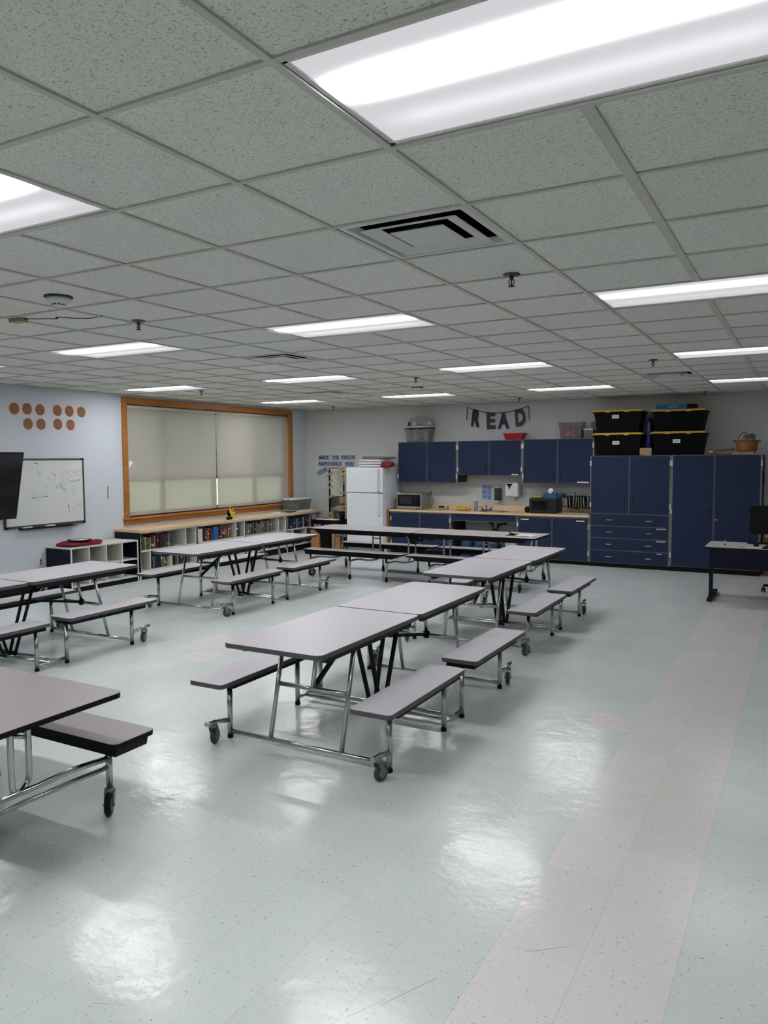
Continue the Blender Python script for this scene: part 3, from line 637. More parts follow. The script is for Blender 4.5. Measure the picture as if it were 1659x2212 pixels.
# ------------------------------------------------------------------ counter and cabinet-top items
t=thing('microwave','silver microwave with black door on the left end of the counter','microwave',(-5.22,10.5,.826))
b=MB().box(-5.475,-4.965,10.37,10.72,.836,1.118); 
for x in (-5.44,-5.0): b.box(x-.012,x+.012,10.40,10.42,.826,.837)
b.build('case',STL,t,bevel=.004)
d=MB().box(-5.475,-4.965,10.345,10.369,.836,1.118).build('front_frame',mat('silver_frame',srgb(175,175,172),.3,.6),t,bevel=.003)
MB().box(-5.455,-5.10,10.341,10.346,.885,1.10).build('glass_door',GLOSSBLK,t); MB().box(-5.095,-4.985,10.341,10.346,.885,1.10).build('control_panel',GLOSSBLK,t)
MB().box(-5.40,-5.15,10.3395,10.3415,.92,1.06).build('window_mesh',mat('oven_window',srgb(30,32,34),.3),t)
MB().box(-5.08,-5.0,10.338,10.342,.842,.868).build('door_button',STL,t); MW=t
# outlets
def outlet(Mx,label):
    t=thing('wall_outlet',label,'outlet',Mx.to_translation()); b=MB(); b.M=Mx; b.box(-.036,.036,-.058,.058,0,.005); b.build('cover_plate',WPL,t,bevel=.002)
    b=MB(); b.M=Mx; 
    for z in (-.022,.022): b.box(-.013,.013,z-.015,z+.015,.005,.007)
    b.build('socket',mat('socket_grey',srgb(90,90,88),.5),t); return t
o1=outlet(Mback(-5.01,1.11,YB-.001),'white wall outlet beside the silver microwave with plugs in it')
(MB().tube(fillet([(-5.01,10.845,1.13),(-5.01,10.80,1.12),(-4.98,10.80,1.05),(-4.93,10.80,1.0),(-4.93,10.82,.95),(-4.99,10.80,.86)],.03),.004,8).build('power_cord',BLK,MW))
(MB().tube(fillet([(-5.0,10.845,1.09),(-4.99,10.81,1.07),(-4.96,10.79,.99),(-4.94,10.76,.94),(-4.84,10.70,.85),(-4.70,10.66,.832)],.03),.003,8).build('thin_cord',WPL,o1))
outlet(Mback(-2.283,1.14,YB-.001),'wall outlet above the rack of tablets'); o3=outlet(Mleft(4.56,.405,XL+.001),'white wall outlet low on the left wall beside the cubby shelf')
MB().tube(fillet([(XL+.008,4.56,.39),(XL+.05,4.58,.36),(XL+.04,4.61,.30),(XL+.05,4.60,.1),(XL+.08,4.45,.01)],.05),.004,8).build('cord',WPL,o3)
t=thing('clock_radio','small black and silver clock radio on the counter','radio',(-4.60,10.53,.826)); MB().box(-4.685,-4.515,10.49,10.58,.826,.90).build('case',mat('radio_silver',srgb(150,142,120),.4),t,bevel=.006); MB().box(-4.678,-4.57,10.486,10.491,.865,.895).build('display',BLK,t); MB().lathe([(.014,0),(.014,.006)],(-4.545,10.484,.878),14,0,'y').build('dial',WPL,t)
tag(MB().tube(fillet([(-4.52,10.5,.83),(-4.42,10.47,.829),(-4.40,10.52,.829),(-4.33,10.49,.829),(-4.36,10.46,.829)],.03),.003,6).build('coiled_cable',WPL),'short white cable lying on the counter beside the clock radio','cable')
t=thing('snack_bag','crumpled yellow snack bag lying on the counter','bag',(-4.19,10.52,.826)); blob('bag_body',mat('yellow_film',srgb(218,170,60),.35,bump=.6,bs=25),(-4.19,10.52,.852),(.12,.07,.026),None,'',5,.7,.014,t); blob('tied_end',MATS['yellow_film'],(-4.31,10.52,.868),(.035,.03,.035),None,'',6,.9,.01,t)
t=thing('spray_can','blue aerosol can with white cap beside the sink','can',(-3.97,10.53,.826)); MB().lathe([(.033,0),(.035,.004),(.035,.165),(.030,.178)],(-3.97,10.53,.826),20).build('can_body',mat('can_blue',srgb(128,150,190),.3,.3,var=.2,vs=40),t); MB().lathe([(.029,.178),(.030,.18),(.030,.235),(.027,.24)],(-3.97,10.53,.826),20).build('cap',WPL,t)
t=thing('push_soap','small white-topped pump bottle at the sink edge','bottle',(-3.895,10.45,.826)); MB().lathe([(.016,0),(.016,.028),(.008,.034)],(-3.895,10.45,.826),12).build('bottle',WPL,t); MB().lathe([(.007,.034),(.007,.05),(.011,.052),(.011,.057)],(-3.895,10.45,.826),10).build('pump',WPL,t)
tag(MB().box(-3.72,-3.5,10.40,10.55,.8295,.832).build('drain_mat',mat('pale_mat',srgb(190,190,185),.5)),'flat pale tray lying over the sink edge','tray')
# wall fittings
t=thing('handwashing_poster','blue and white illustrated poster on the kitchen wall','poster',(-3.893,YB,1.01)); b=MB(); b.M=Mback(-3.893,1.147); b.box(-.093,.093,-.133,.133,0,.0015); b.build('sheet',mat('poster_blue',srgb(150,170,205),.7),t)
b=MB(); b.M=Mback(-3.893,1.147); PB=mat('poster_dark_blue',srgb(54,80,140),.7)
for (x,y,r) in ((-.05,.09,.034),(.045,.07,.034),(.055,0,.032),(-.045,-.085,.034),(.042,-.08,.036)):
    ring=[]; n=18
    for k in range(n): a=2*PI*k/n; ring.append((x+r*math.cos(a),y+r*math.sin(a),.003))
    for k in range(n): b.bar(ring[k],ring[(k+1)%n],.006,.002)
    b.box(x-r*.5,x+r*.5,y-r*.25,y+r*.2,.0015,.003)
for y in (.032,.014,-.004,-.02): b.box(-.085,.005,y-.005,y+.004,.0015,.003)
b.box(.035,.08,-.128,-.118,.0015,.003); b.build('print',PB,t)
t=thing('soap_dispenser','dark grey soap dispenser on the kitchen wall','dispenser',(-3.66,YB-.05,.98)); MB().box(-3.718,-3.602,YB-.095,YB-.001,1.0,1.23).build('housing',mat('dispenser_grey',srgb(46,50,54),.35),t,bevel=.012); MB().box(-3.70,-3.64,YB-.085,YB-.03,.965,.999).build('nozzle',WPL,t,bevel=.006); MB().box(-3.705,-3.63,YB-.09,YB-.05,1.231,1.24).build('latch',WPL,t)
t=thing('towel_dispenser','white paper towel dispenser on the kitchen wall','dispenser',(-3.35,YB-.1,1.06)); MB().box(-3.475,-3.235,YB-.20,YB-.001,1.075,1.325).build('housing',WPL,t,bevel=.03)
b=MB(); b.M=Mback(-3.385,1.30,YB-.2005); b.prism([(-.075,.012),(.055,.012),(.005,-.05),(-.01,-.10),(-.025,-.05)],.0,.002); b.build('viewing_window',GLOSSBLK,t)
b=MB(); b.M=Mback(-3.375,1.095,YB-.201); b.box(-.014,.014,-.004,.004,0,.001); b.build('small_mark',EDGE,t)
b=MB(); b.add([(-3.37,YB-.12,1.075),(-3.335,YB-.12,1.075),(-3.342,YB-.118,1.03),(-3.352,YB-.112,1.005),(-3.365,YB-.118,1.03)],[(0,1,2,3,4)]); b.lathe([(.012,0),(.016,-.02),(.008,-.045),(.012,-.065)],(-3.35,YB-.1,1.075),10); b.build('paper_towel',PAPER,t)
# toaster oven / black microwave
TO=t=thing('toaster_oven','black microwave oven on the counter with a tissue box on top','microwave',(-2.72,10.6,.826)); b=MB().box(-2.955,-2.485,10.42,10.78,.836,1.075)
for x in (-2.92,-2.52): 
    for y in (10.45,10.75): b.box(x-.015,x+.015,y-.015,y+.015,.826,.837)
b.build('case',mat('matt_black',srgb(14,14,15),.5),t,bevel=.008); MB().box(-2.90,-2.66,10.413,10.4205,.885,1.04).build('door_window',GLOSSBLK,t)
MB().tube(fillet([(-2.64,10.42,.90),(-2.64,10.39,.90),(-2.64,10.39,1.03),(-2.64,10.42,1.03)],.01,3),.006,8).build('handle',BLK,t)
MB().lathe([(.014,-.01),(.014,0)],(-2.58,10.42,1.02),12,0,'y').build('knob',mat('brown_knob',srgb(70,52,30),.4),t)
blob('black_speaker',BLK,(-3.0,10.50,.878),(.05,.06,.052),'small black rounded speaker left of the black microwave','speaker',9,.5,.002)
t=thing('tissue_box','blue patterned tissue box standing on the black microwave','tissue box',(-2.62,10.55,1.075)); MB().box(-2.725,-2.505,10.50,10.61,1.076,1.16).build('carton',mat('tissue_blue',srgb(36,88,122),.6,var=.7,vs=25),t)
b=MB(); b.M=Matrix.Translation((-2.62,10.555,1.16)); vs=[];n=10
for i in range(6):
    for j in range(n): a=2*PI*j/n; r=[.03,.035,.045,.05,.03,.004][i]*(1+.25*math.sin(3*a+i)); vs.append((r*math.cos(a)+.004*i-.01,r*.5*math.sin(a),i*.018))
b.add(vs,[(i*n+j,i*n+(j+1)%n,(i+1)*n+(j+1)%n,(i+1)*n+j) for i in range(5) for j in range(n)],0,True); b.build('tissue',PAPER,t)
blob('green_packet',mat('lime_film',srgb(170,176,40),.5,bump=.5),(-2.84,10.52,1.093),(.10,.06,.016),'yellow-green packet lying on the black microwave','packet',12,.7,.012)
tag(MB().box(-2.50,-2.43,10.64,10.78,1.076,1.15).build('blue_carton',mat('blue_card',srgb(30,60,100),.6)),'small dark blue carton behind the tissue box','box')
(MB().tube(fillet([(-2.48,10.79,.92),(-2.38,10.80,.93),(-2.28,10.80,.90),(-2.20,10.80,.88)],.05),.005,8).build('power_cord',BLK,TO))
# rack of tablets
t=thing('charging_rack','wire charging rack on the counter at the right end, holding tablets','rack',(-2.13,10.56,.826)); RK=mat('pale_tray',srgb(160,156,146),.5)
MB().box(-2.33,-1.94,10.40,10.66,.826,.85).build('tray',RK,t,bevel=.006); b=MB()
for i in range(9): x=-2.31+i*.045; b.tube(fillet([(x,10.43,.85),(x+.03,10.43,.92),(x+.03,10.63,.92),(x,10.63,.85)],.02,3),.003,6)
b.build('wire_dividers',BLK,t)
for i in range(8):
    x=-2.30+i*.047; ang=[-.10,-.1,.10,.05,-.02,-.06,-.10,.12][i]; b=MB(); b.M=Matrix.Translation((x,10.53,.925))@Matrix.Rotation(ang,4,'Y'); b.box(-.011,.011,-.10,.10,0,.20,0); b.box(-.005,.005,-.102,-.098,.01,.19,1)
    tag(b.build('tablet',[BLK,RK]),'black cased tablet upright in the charging rack, %s from the left'%['first','second','third','fourth','fifth','sixth','seventh','last'][i],'tablet','tablets in the charging rack')
# on top of wall cabinets
ZU=2.072
def bin_(name,label,x0,x1,y0,y1,z0,h,m,lidm=None,taper=.03,lip=.012,lidh=.02,cat='bin',wall=.004):
    t=thing(name,label,cat,((x0+x1)/2,(y0+y1)/2,z0)); b=MB()
    def lay(i,z): return [(x0+i,y0+i,z),(x1-i,y0+i,z),(x1-i,y1-i,z),(x0+i,y1-i,z)]
    L=[lay(taper,z0),lay(0,z0+h),lay(-lip,z0+h),lay(-lip,z0+h-.015) ]
    vs=L[0]+L[1]+L[2]+L[3]; fs=[(3,2,1,0)]
    for k in range(3): fs+=[(4*k+i,4*k+(i+1)%4,4*k+4+(i+1)%4,4*k+4+i) for i in range(4)]
    b.add(vs,fs); vi=lay(taper+wall,z0+wall)+lay(wall,z0+h); b.add(vi,[(0,1,2,3)]+[(4+i,4+(i+1)%4,(i+1)%4,i) for i in range(4)])
    for x in [x0+(x1-x0)*k for k in (.25,.5,.75)]: b.bar((x,y0+taper-.003,z0+.01),(x,y0-.001,z0+h-.03),.02,.006,upv=(0,1,0))
    b.build('bin_body',m,t)
    if lidm:
        l=MB().box(x0-lip-.004,x1+lip+.004,y0-lip-.004,y1+lip+.004,z0+h+.0005,z0+h+lidh*.6); l.box(x0+.01,x1-.01,y0+.01,y1-.01,z0+h+lidh*.6,z0+h+lidh)
        for x in (x0+(x1-x0)*.3,x0+(x1-x0)*.7): l.box(x-.035,x+.035,y0-lip-.012,y0-lip,z0+h-.012,z0+h+lidh*.6)
        l.build('lid',lidm,t,bevel=.003)
    return t
CL=m_clear('clear_plastic',(.30,.31,.30),.6,.2); CLD=m_clear('smoky_plastic',(.24,.25,.25),.5,.2)
bin_('storage_bin','clear plastic bin with black lid on the left wall cabinet',-5.41,-4.92,10.56,10.80,ZU,.235,CL,BLK,.03)
for i in range(12):
    xx=-5.33+(i%4)*.105; zz=ZU+.03+(i//4)*.06; blob('napkin_bundle' if i%2 else 'paper_cup_sleeve',PAPER if i%2 else mat('grey_packet',srgb(130,132,134),.6),(xx+R_.uniform(-.01,.01),10.66,zz),(.045,.05,.022),['white','grey'][1-i%2]+' packet inside the clear black-lidded bin, '+['bottom','middle','top'][i//4]+' layer, '+['first','second','third','fourth'][i%4]+' from the left','packet',40+i,.6,.008)
t=thing('party_tray','clear-domed tray of wrapped items on top of the black-lidded bin','tray',(-5.13,10.67,ZU+.257)); b=MB(); b.M=Matrix.Translation((-5.13,10.67,ZU+.257))@Matrix.Diagonal((1,.6,1,1)); b.lathe([(.20,0),(.275,.012),(.28,.02),(.265,.024)],(0,0,0),28); b.build('tray_base',WPL,t)
b=MB(); b.M=Matrix.Translation((-5.13,10.67,ZU+.282))@Matrix.Diagonal((1,.6,1,1)); b.lathe([(.26,.0),(.255,.07),(.20,.15),(.08,.19),(.01,.195)],(0,0,0),24); b.build('dome',m_clear('dome_plastic',(.55,.55,.53),.6,.2),t)
for i,(dx,c,l) in enumerate(((-.18,BLK,'black'),(-.10,WPL,'white'),(-.02,RED,'red'),(.05,BLK,'dark'),(.12,mat('olive_wrap',srgb(130,136,60),.5),'olive green'),(.19,WPL,'pale'))):
    blob('wrapped_item',c,(-5.13+dx,10.60+.03*(i%2),ZU+.33),(.042,.05,.034),l+' wrapped item in the domed tray, %s from the left'%['first','second','third','fourth','fifth','sixth'][i],'packet',60+i,.7,.01)
bin_('red_basin','small red plastic basin on the middle wall cabinet, right of centre',-3.485,-3.135,10.58,10.80,2.08,.115,RED,None,.03,.012)
bin_('pink_tote','see-through bin of pink cloth on the right wall cabinet',-2.50,-2.10,10.56,10.80,2.085,.27,m_clear('rosy_plastic',(.26,.21,.22),.6,.2),None,.03)
blob('pink_cloth',mat('pink_cloth',srgb(190,100,118),.9,bump=.5),(-2.31,10.67,2.165),(.155,.085,.07),'crumpled pink cloth inside the see-through bin','cloth',70,.6,.04)
bin_('white_lidded_bin','small smoky bin with a white lid beside the pink tote',-2.085,-1.925,10.58,10.80,2.085,.145,CLD,WPL,.01,.006,.012)
bin_('grey_bin','smoky grey bin behind the white-lidded bin against the wall',-2.02,-1.91,10.815,10.85,2.085,.28,CLD,None,.004,.002)
# READ banner
t=thing('read_banner','READ letter banner hung on a black cord high on the back wall','banner',(-3.7,YB,2.3)); b=MB(); y=YB-.008
b.tube([(-4.285,y,2.455),(-4.275,y,2.685),(-4.13,y,2.64),(-3.93,y,2.585),(-3.75,y,2.565),(-3.55,y,2.57),(-3.35,y,2.60),(-3.13,y,2.665),(-3.115,y,2.66),(-3.105,y,2.42)],.006,8); b.build('cord',BLK,t)
for chr_,x,z,w,h,rot,col in (('R',-4.10,2.482,.17,.31,-.12,srgb(30,22,24)),('E',-3.812,2.428,.17,.30,.03,srgb(52,50,46)),('A',-3.578,2.428,.215,.295,.02,srgb(30,36,62)),('D',-3.265,2.47,.19,.305,.06,srgb(62,61,62))):
    text('letter',chr_,w,h,mat('letter_'+chr_,col,.6,var=.25,vs=5),t,Mback(x,z,YB-.012,rot),.002,.05)
# totes
YT0=10.36
TB=mat('tote_black',srgb(4,4,5),.55,spec=.12)
def tote(x0,x1,z0,h,label,lab=None,y0=YT0):
    t=bin_('storage_tote',label,x0,x1,y0,y0+.44,z0,h,TB,YEL,.05,.018,.03); t['group']='black totes with yellow lids'
    if lab:
        lx,lz,s=lab; b=MB(); b.M=Mback(lx,lz,y0+.028-.0); b.box(-.054,.054,-.028,.028,.03,.033); b.build('paper_label',PAPER,t); b=MB(); b.M=Mback(lx,lz,y0-.006); [b.box(-.034+.012*k,-.026+.012*k,-.005-(k%2)*.001,.005,0,.001) for k in range(6)]; b.build('faint_writing',EDGE,t)
    return t
tote(-1.865,-1.12,1.792,.335,'black tote with yellow lid, lower left of the four stacked on the tall cupboards',(-1.508,1.998,''))
tote(-1.865,-1.12,2.158,.335,'black tote with yellow lid, upper left of the four stacked on the tall cupboards',(-1.52,2.413,''))
tote(-.96,-.19,1.797,.335,'black tote with yellow lid, lower right of the four on the tall cupboards',(-.595,2.012,''))
tote(-.96,-.19,2.163,.31,'unlabelled black tote with yellow lid, upper right, under the blue box')
tag(MB().box(-1.135,-.96,10.34,10.40,1.796,1.91).build('small_carton',CARDL),'small pale carton between the two stacks of totes','box')
tag(blob('blue_bag',mat('violet_bag',srgb(28,26,90),.5),(-1.03,10.60,2.10),(.05,.12,.30),None,'',77,.6,.02),'dark violet bag squeezed between the two tote stacks','bag')
t=thing('game_box','flat blue and black box lying on the upper right tote','box',(-.62,10.5,2.505)); MB().box(-.92,-.46,10.40,10.66,2.504,2.575,0).build('box_body',mat('game_blue',srgb(20,92,160),.5,var=.2,vs=6),t); MB().box(-.46,-.33,10.40,10.66,2.504,2.575).build('dark_end',BLK,t)
b=MB(); b.M=Mback(-.66,2.54,10.3985)
for i in range(5): b.box(-.07+i*.03,-.05+i*.03,-.016+.003*(i%2),.016,0,.001)
b.build('printed_marks',mat('pale_blue_print',srgb(110,150,200),.5),t)
# basket and boxes on the right wardrobe
tag(MB().box(.19,.49,10.36,10.60,1.797,1.842).build('flat_carton',CARDL),'flat carton under the welcome basket','box')
b=MB(); b.M=Matrix.Translation((.06,10.43,1.842))@Matrix.Rotation(-.10,4,"Y"); b.box(-.25,.15,-.07,.12,0,.035,0); b.box(-.19,-.13,-.072,-.0705,.008,.026,1); tag(b.build('wooden_case',[BROWN,PAPER]),'slim brown wooden case leaning on the flat carton','case')
tag(MB().box(-.12,.17,10.42,10.58,1.797,1.812).build('dark_folder',MARO),'dark maroon folder lying beneath the slim wooden case','folder')
t=thing('welcome_basket','round wooden WELCOME basket with black handles on the right wardrobe','basket',(.385,10.46,1.843)); prof=[(.118,0),(.135,.012),(.142,.075),(.150,.13),(.165,.168),(.158,.168),(.143,.13),(.13,.03),(.10,.01)]
MB().lathe(prof,(.385,10.46,1.843),26).build('bowl',BASK,t); b=MB()
for s in (-1,1): b.tube([(.385+s*.155,10.46,1.98),(.385+s*.185,10.45,1.995),(.385+s*.165,10.44,2.01)],.006,8)
b.tube(fillet([(.26,10.44,2.0),(.29,10.43,2.10),(.35,10.43,2.13),(.385,10.43,2.125)],.04),.005,8); b.build('handle',BLK,t)
for i,chh in enumerate('WELCOME'):
    a=-PI/2+(i-3)*.22; R0=.1655; x,y=.385+R0*math.cos(a),10.46+R0*math.sin(a); Mx=Matrix.Translation((x,y,1.99))@Matrix.Rotation(a+PI/2,4,'Z')@Matrix(((1,0,0,0),(0,0,-1,0),(0,1,0,0),(0,0,0,1)))
    text('lettering',chh,.028,.028,mat('burnt_lettering',srgb(60,34,18),.7),t,Mx,.002)
blob('plastic_wrap',m_clear('wrap',(.32,.32,.36),.5,.3),(.405,10.47,2.03),(.09,.08,.045),'crumpled clear plastic inside the welcome basket','wrap',91,.8,.03)
tag(MB().tube([(.618,10.30,1.55),(.625,10.30,1.45),(.622,10.30,1.35)],.012,8).build('hanging_strap',BLK),'dark strap hanging on the right side of the wardrobe','strap')
# water jugs and bin under the sink
JUG=m_clear('blue_jug',(.012,.05,.12),.12,.15)
for i,x in enumerate((-4.13,-3.875,-3.62,-3.365)):
    t=thing('water_jug','large blue water jug under the sink, %s'%['leftmost','second from the left','third from the left','rightmost'][i],'jug',(x,10.50,0),'blue water jugs under the sink')
    MB().lathe([(.105,0),(.125,.015),(.125,.08),(.118,.09),(.125,.10),(.125,.16),(.118,.17),(.125,.18),(.125,.25),(.10,.30),(.04,.335),(.03,.34),(.03,.37)],(x,10.50,0),24).build('jug_body',JUG,t); MB().lathe([(.033,.365),(.033,.385),(.028,.388)],(x,10.50,0),14).build('cap',WPL,t)
bin_('waste_bin','pale grey waste bin at the right end of the sink opening',-3.34,-3.14,10.29,10.36,0,.33,mat('bin_grey',srgb(180,184,184),.5),None,.02,.01)
tag(MB().box(-4.33,-4.29,10.35,10.8,0,.62).build('dark_panel_board',NAVD),'dark blue board standing at the left side of the sink opening','board')

# ------------------------------------------------------------------ signs and mirror in the corner
BLUF=mat('sign_blue',srgb(40,98,140),.7); SGP=mat('sign_paper',srgb(176,196,214),.8); INK=mat('ink_black',srgb(14,15,18),.6)
for wd,x0,x1,z0,z1,rot,bord in (('MEET',-7.535,-7.28,1.749,1.829,0,0),('THE',-7.222,-7.047,1.748,1.828,0,0),('PERSON',-6.997,-6.672,1.748,1.83,0,0),('RESPONSIBLE',-7.544,-6.989,1.62,1.704,0,0),('FOR',-6.903,-6.702,1.610,1.703,0,1),('YOUR',-7.585,-7.325,1.462,1.552,.44,1)):
    cx,cz,w,h=(x0+x1)/2,(z0+z1)/2,x1-x0,z1-z0
    t=thing('word_sign','blue-bordered sign reading %s on the back wall near the corner'%wd,'sign',(cx,YB,cz),'word signs above the mirror'); Mx=Mback(cx,cz,YB-.001,rot)
    b=MB(); b.M=Mx; b.box(-w/2,w/2,-h/2,h/2,0,.002); b.build('backing',BLUF,t); k=.010 if not bord else .014; b=MB(); b.M=Mx; b.box(-w/2+k,w/2-k,-h/2+k,h/2-k,.002,.003); b.build('paper',SGP,t)
    text('lettering',wd,w-2.6*k,h-2.6*k,INK,t,Mx,.0045,.035)
MIR=mat('mirror_glass',(.72,.74,.74),.03,1,var=.01)
t=thing('wall_mirror','tall narrow black-framed mirror on the wall left of the fridge','mirror',(-7.11,YB,.5)); b=MB(); y0,y1=YB-.022,YB-.002
b.box(-7.29,-7.262,y0,y1,.50,1.585); b.box(-6.955,-6.927,y0,y1,.50,1.585); b.box(-7.262,-6.955,y0,y1,1.56,1.585); b.box(-7.262,-6.955,y0,y1,.50,.53); b.build('frame',BLK,t); MB().box(-7.262,-6.955,YB-.012,YB-.006,.53,1.56).build('glass',MIR,t)
TAN=mat('tan_strip',srgb(206,160,92),.8); CREAM=mat('cream_strip',srgb(224,206,170),.8)
zx=lambda p:-7.529+(p-235)*.001326; zz=lambda p:1.829-(p-200)*.001155
strips=[(505,432,230,34,.03),(660,432,85,34,-.05),(662,455,85,30,.02),(405,540,135,46,.5),(428,662,105,44,.42),(428,762,100,42,.42),(436,922,115,46,.42),(672,512,80,36,.25),(672,545,80,34,.2),(668,602,70,34,.25),(668,640,70,34,.3),(672,690,80,36,.2),
 (655,850,130,38,.16),(665,935,110,38,.1),(665,975,110,36,.08),(668,1015,110,36,.03),(665,1075,115,38,.03),(662,1105,120,34,.02),(655,1155,140,40,.0),(430,1205,110,40,.25),(438,1235,110,36,.25),(440,1280,110,40,.25),(432,1320,130,40,.25),(440,1350,110,36,.22)]
pos24=['top of the mirror frame, long one','top right corner, upper','top right corner, lower']
for i,(px,py,w,h,a) in enumerate(strips):
    cx,cz=zx(px),zz(py); w*=.00133; h*=.00095; t=thing('word_strip','','word strip',(cx,YB-.024,cz),'tan word strips around the mirror'); Mx=Mback(cx,cz,YB-.0235,a)
    b=MB(); b.M=Mx; b.box(-w/2,w/2,-h/2,h/2,0,.0015); b.build('border',TAN,t); b=MB(); b.M=Mx; b.box(-w/2+.006,w/2-.006,-h/2+.006,h/2-.006,.0015,.0022); b.build('paper',CREAM,t)
    b=MB(); b.M=Mx; n=max(3,int(w/.016)); b2=w-.034
    for k in range(n): b.box(-b2/2+k*b2/n,-b2/2+(k+.72)*b2/n,-h*.16-(k%2)*h*.05,h*.18,.0022,.003)
    b.build('illegible_word',INK,t)
left=[i for i,s in enumerate(strips) if s[0]<560 and i]; right=[i for i,s in enumerate(strips) if s[0]>=560]
O=['first','second','third','fourth','fifth','sixth','seventh','eighth','ninth','tenth','eleventh','twelfth','thirteenth','fourteenth','fifteenth','sixteenth','seventeenth','eighteenth','nineteenth','twentieth','twenty-first','twenty-second','twenty-third','twenty-fourth','twenty-fifth','twenty-sixth','twenty-seventh','twenty-eighth','twenty-ninth','thirtieth','thirty-first','thirty-second','thirty-third','thirty-fourth','thirty-fifth','thirty-sixth','thirty-seventh','thirty-eighth','thirty-ninth','fortieth']
WS=[o for o in COL.objects if o.name.startswith('word_strip')]
for i,o in enumerate(WS):
    if i==0: o['label']='long tan word strip along the top edge of the mirror frame'
    elif i in left: o['label']='tan word strip on the left side of the mirror, %s from the top'%O[left.index(i)]
    else: o['label']='tan word strip on the right side of the mirror, %s from the top'%O[right.index(i)]

# ------------------------------------------------------------------ corner floor items
t=thing('utility_cart','low black plastic cart loaded with papers behind the crosswise table','cart',(-6.93,10.3,0))
for z,n in ((.50,'upper_tray'),(.14,'lower_tray')):
    b=MB().box(-7.24,-6.62,10.12,10.50,z,z+.012)
    for q in ((-7.24,-7.228,10.12,10.5),(-6.632,-6.62,10.12,10.5),(-7.228,-6.632,10.12,10.132),(-7.228,-6.632,10.488,10.5)): b.box(*q,z+.012,z+.09)
    b.build(n,BLK,t)
for x in (-7.22,-6.64):
    for y in (10.14,10.48): MB().box(x-.015,x+.015,y-.015,y+.015,0,.50).build('post',BLK,t)
for i,(x,y,r,s) in enumerate(((-7.12,10.25,.2,'left'),(-6.95,10.3,-.3,'middle'),(-6.78,10.26,.1,'right'))):
    b=MB(); b.M=Matrix.Translation((x,y,.513))@Matrix.Rotation(r,4,'Z'); b.box(-.06,.06,-.09,.09,0,.085); tag(b.build('paper_stack',PAPER),'stack of white papers in the black cart tray, %s one'%s,'papers','papers in the black cart')
tag(MB().box(-7.13,-6.93,9.94,10.10,0,.46).build('tall_carton',CARD),'tall brown carton on the floor at the end of the bookcases','box')
bin_('black_bin','black waste bin on the floor beside the tall brown carton',-6.90,-6.68,9.90,10.10,0,.42,BLK,None,.03,.01)
tag(MB().box(-6.66,-6.56,9.95,10.10,0,.38).build('brown_carton',CARD),'narrow brown carton between the black waste bin and the fridge','box')

# ------------------------------------------------------------------ bookcases, cubby shelf
XF=-7.35
def bookcase(i,y0,label):
    t=thing('bookcase',label,'bookcase',((XL+XF)/2,y0+.6,0),'low bookcases under the window'); y1=y0+1.2; th=.02
    b=MB(); xb=XL+.01
    b.box(xb,XF,y0,y0+th,.08,.705,1 if i==0 else 0); b.box(xb,XF,y1-th,y1,.08,.705); b.box(xb,XF,y0,y1,.115,.135); b.box(xb,XF,y0+th,y1-th,.415,.435); b.box(xb,xb+.01,y0,y1,.115,.705)
    b.box(XF-.004,XF,y0,y0+th+.006,.0,.705); b.box(xb,XF,y0+th,y1-th,.69,.705)
    b.build('carcass',[SHW,NAVD],t)
    for y in (y0+.955,): MB().box(xb+.012,XF-.002,y,y+.02,.436,.69).build('divider',SHW,t)
    for y in (y0+.20,y0+.64): MB().box(xb+.012,XF-.002,y,y+.02,.136,.414).build('divider',SHW,t)
    MB().box(xb,XF-.03,y0+th,y1-th,0,.114).build('plinth',KICK,t)
    return t
BN=['nearest','second','third','farthest']; BY=[5.835,7.045,8.255,9.465]
for i,y in enumerate(BY): bookcase(i,y,['white low bookcase with a blue end panel, nearest of the row','white low bookcase, second of the row, behind the yellow ornament','white low bookcase, third of the row, right part of the window','white low bookcase, farthest of the row, in the corner'][i])
t=thing('wooden_countertop','long maple-look top board over the bookcases under the window','counter',(-7.6,8.25,.706)); MB().box(XL+.002,XF+.025,5.82,10.70,.7055,.745).build('board',MAPLE,t,bevel=.004)
COLS=[('dark red',(104,24,30)),('navy',(30,38,72)),('white',(214,212,204)),('olive green',(96,104,52)),('brown',(96,64,44)),('light blue',(96,140,170)),('black',(26,26,28)),('maroon',(82,26,36)),('teal',(40,98,104)),('tan',(176,146,106)),('yellow',(196,172,62)),('grey',(128,130,130)),('orange',(190,92,42)),('dark green',(34,72,44)),('purple',(70,48,96)),('cream',(204,192,160)),('slate blue',(62,80,112))]
PG=mat('book_pages',srgb(206,198,178),.9)
def book(y,z,th,h,d,ci,label,grp,lean=0):
    n,c=COLS[ci]; cm=mat('cover_'+n.replace(' ','_'),srgb(*[int(.82*q+6) for q in c]),.55,var=.12,vs=20); x1=XF-.05-R_.uniform(0,.03); b=MB(); b.M=Matrix.Translation((x1,y,z))@Matrix.Rotation(lean,4,'X')
    b.box(-d,0,0,th,0,h,0); b.box(-d-.0005,-.004,.0025,th-.0025,h-.003,h+.0004,1)
    if R_.random()<.6:
        bz=R_.uniform(.12,.75)*h; b.box(-.001,.0006,.002,th-.002,bz,bz+h*R_.uniform(.06,.2),2)
    o=b.build('book',[cm,PG,R_.choice([PAPER,MATS['book_pages'],mat('cover_black',srgb(26,26,28),.5),mat('band_gold',srgb(170,140,70),.5)])]); tag(o,label,'book',grp)
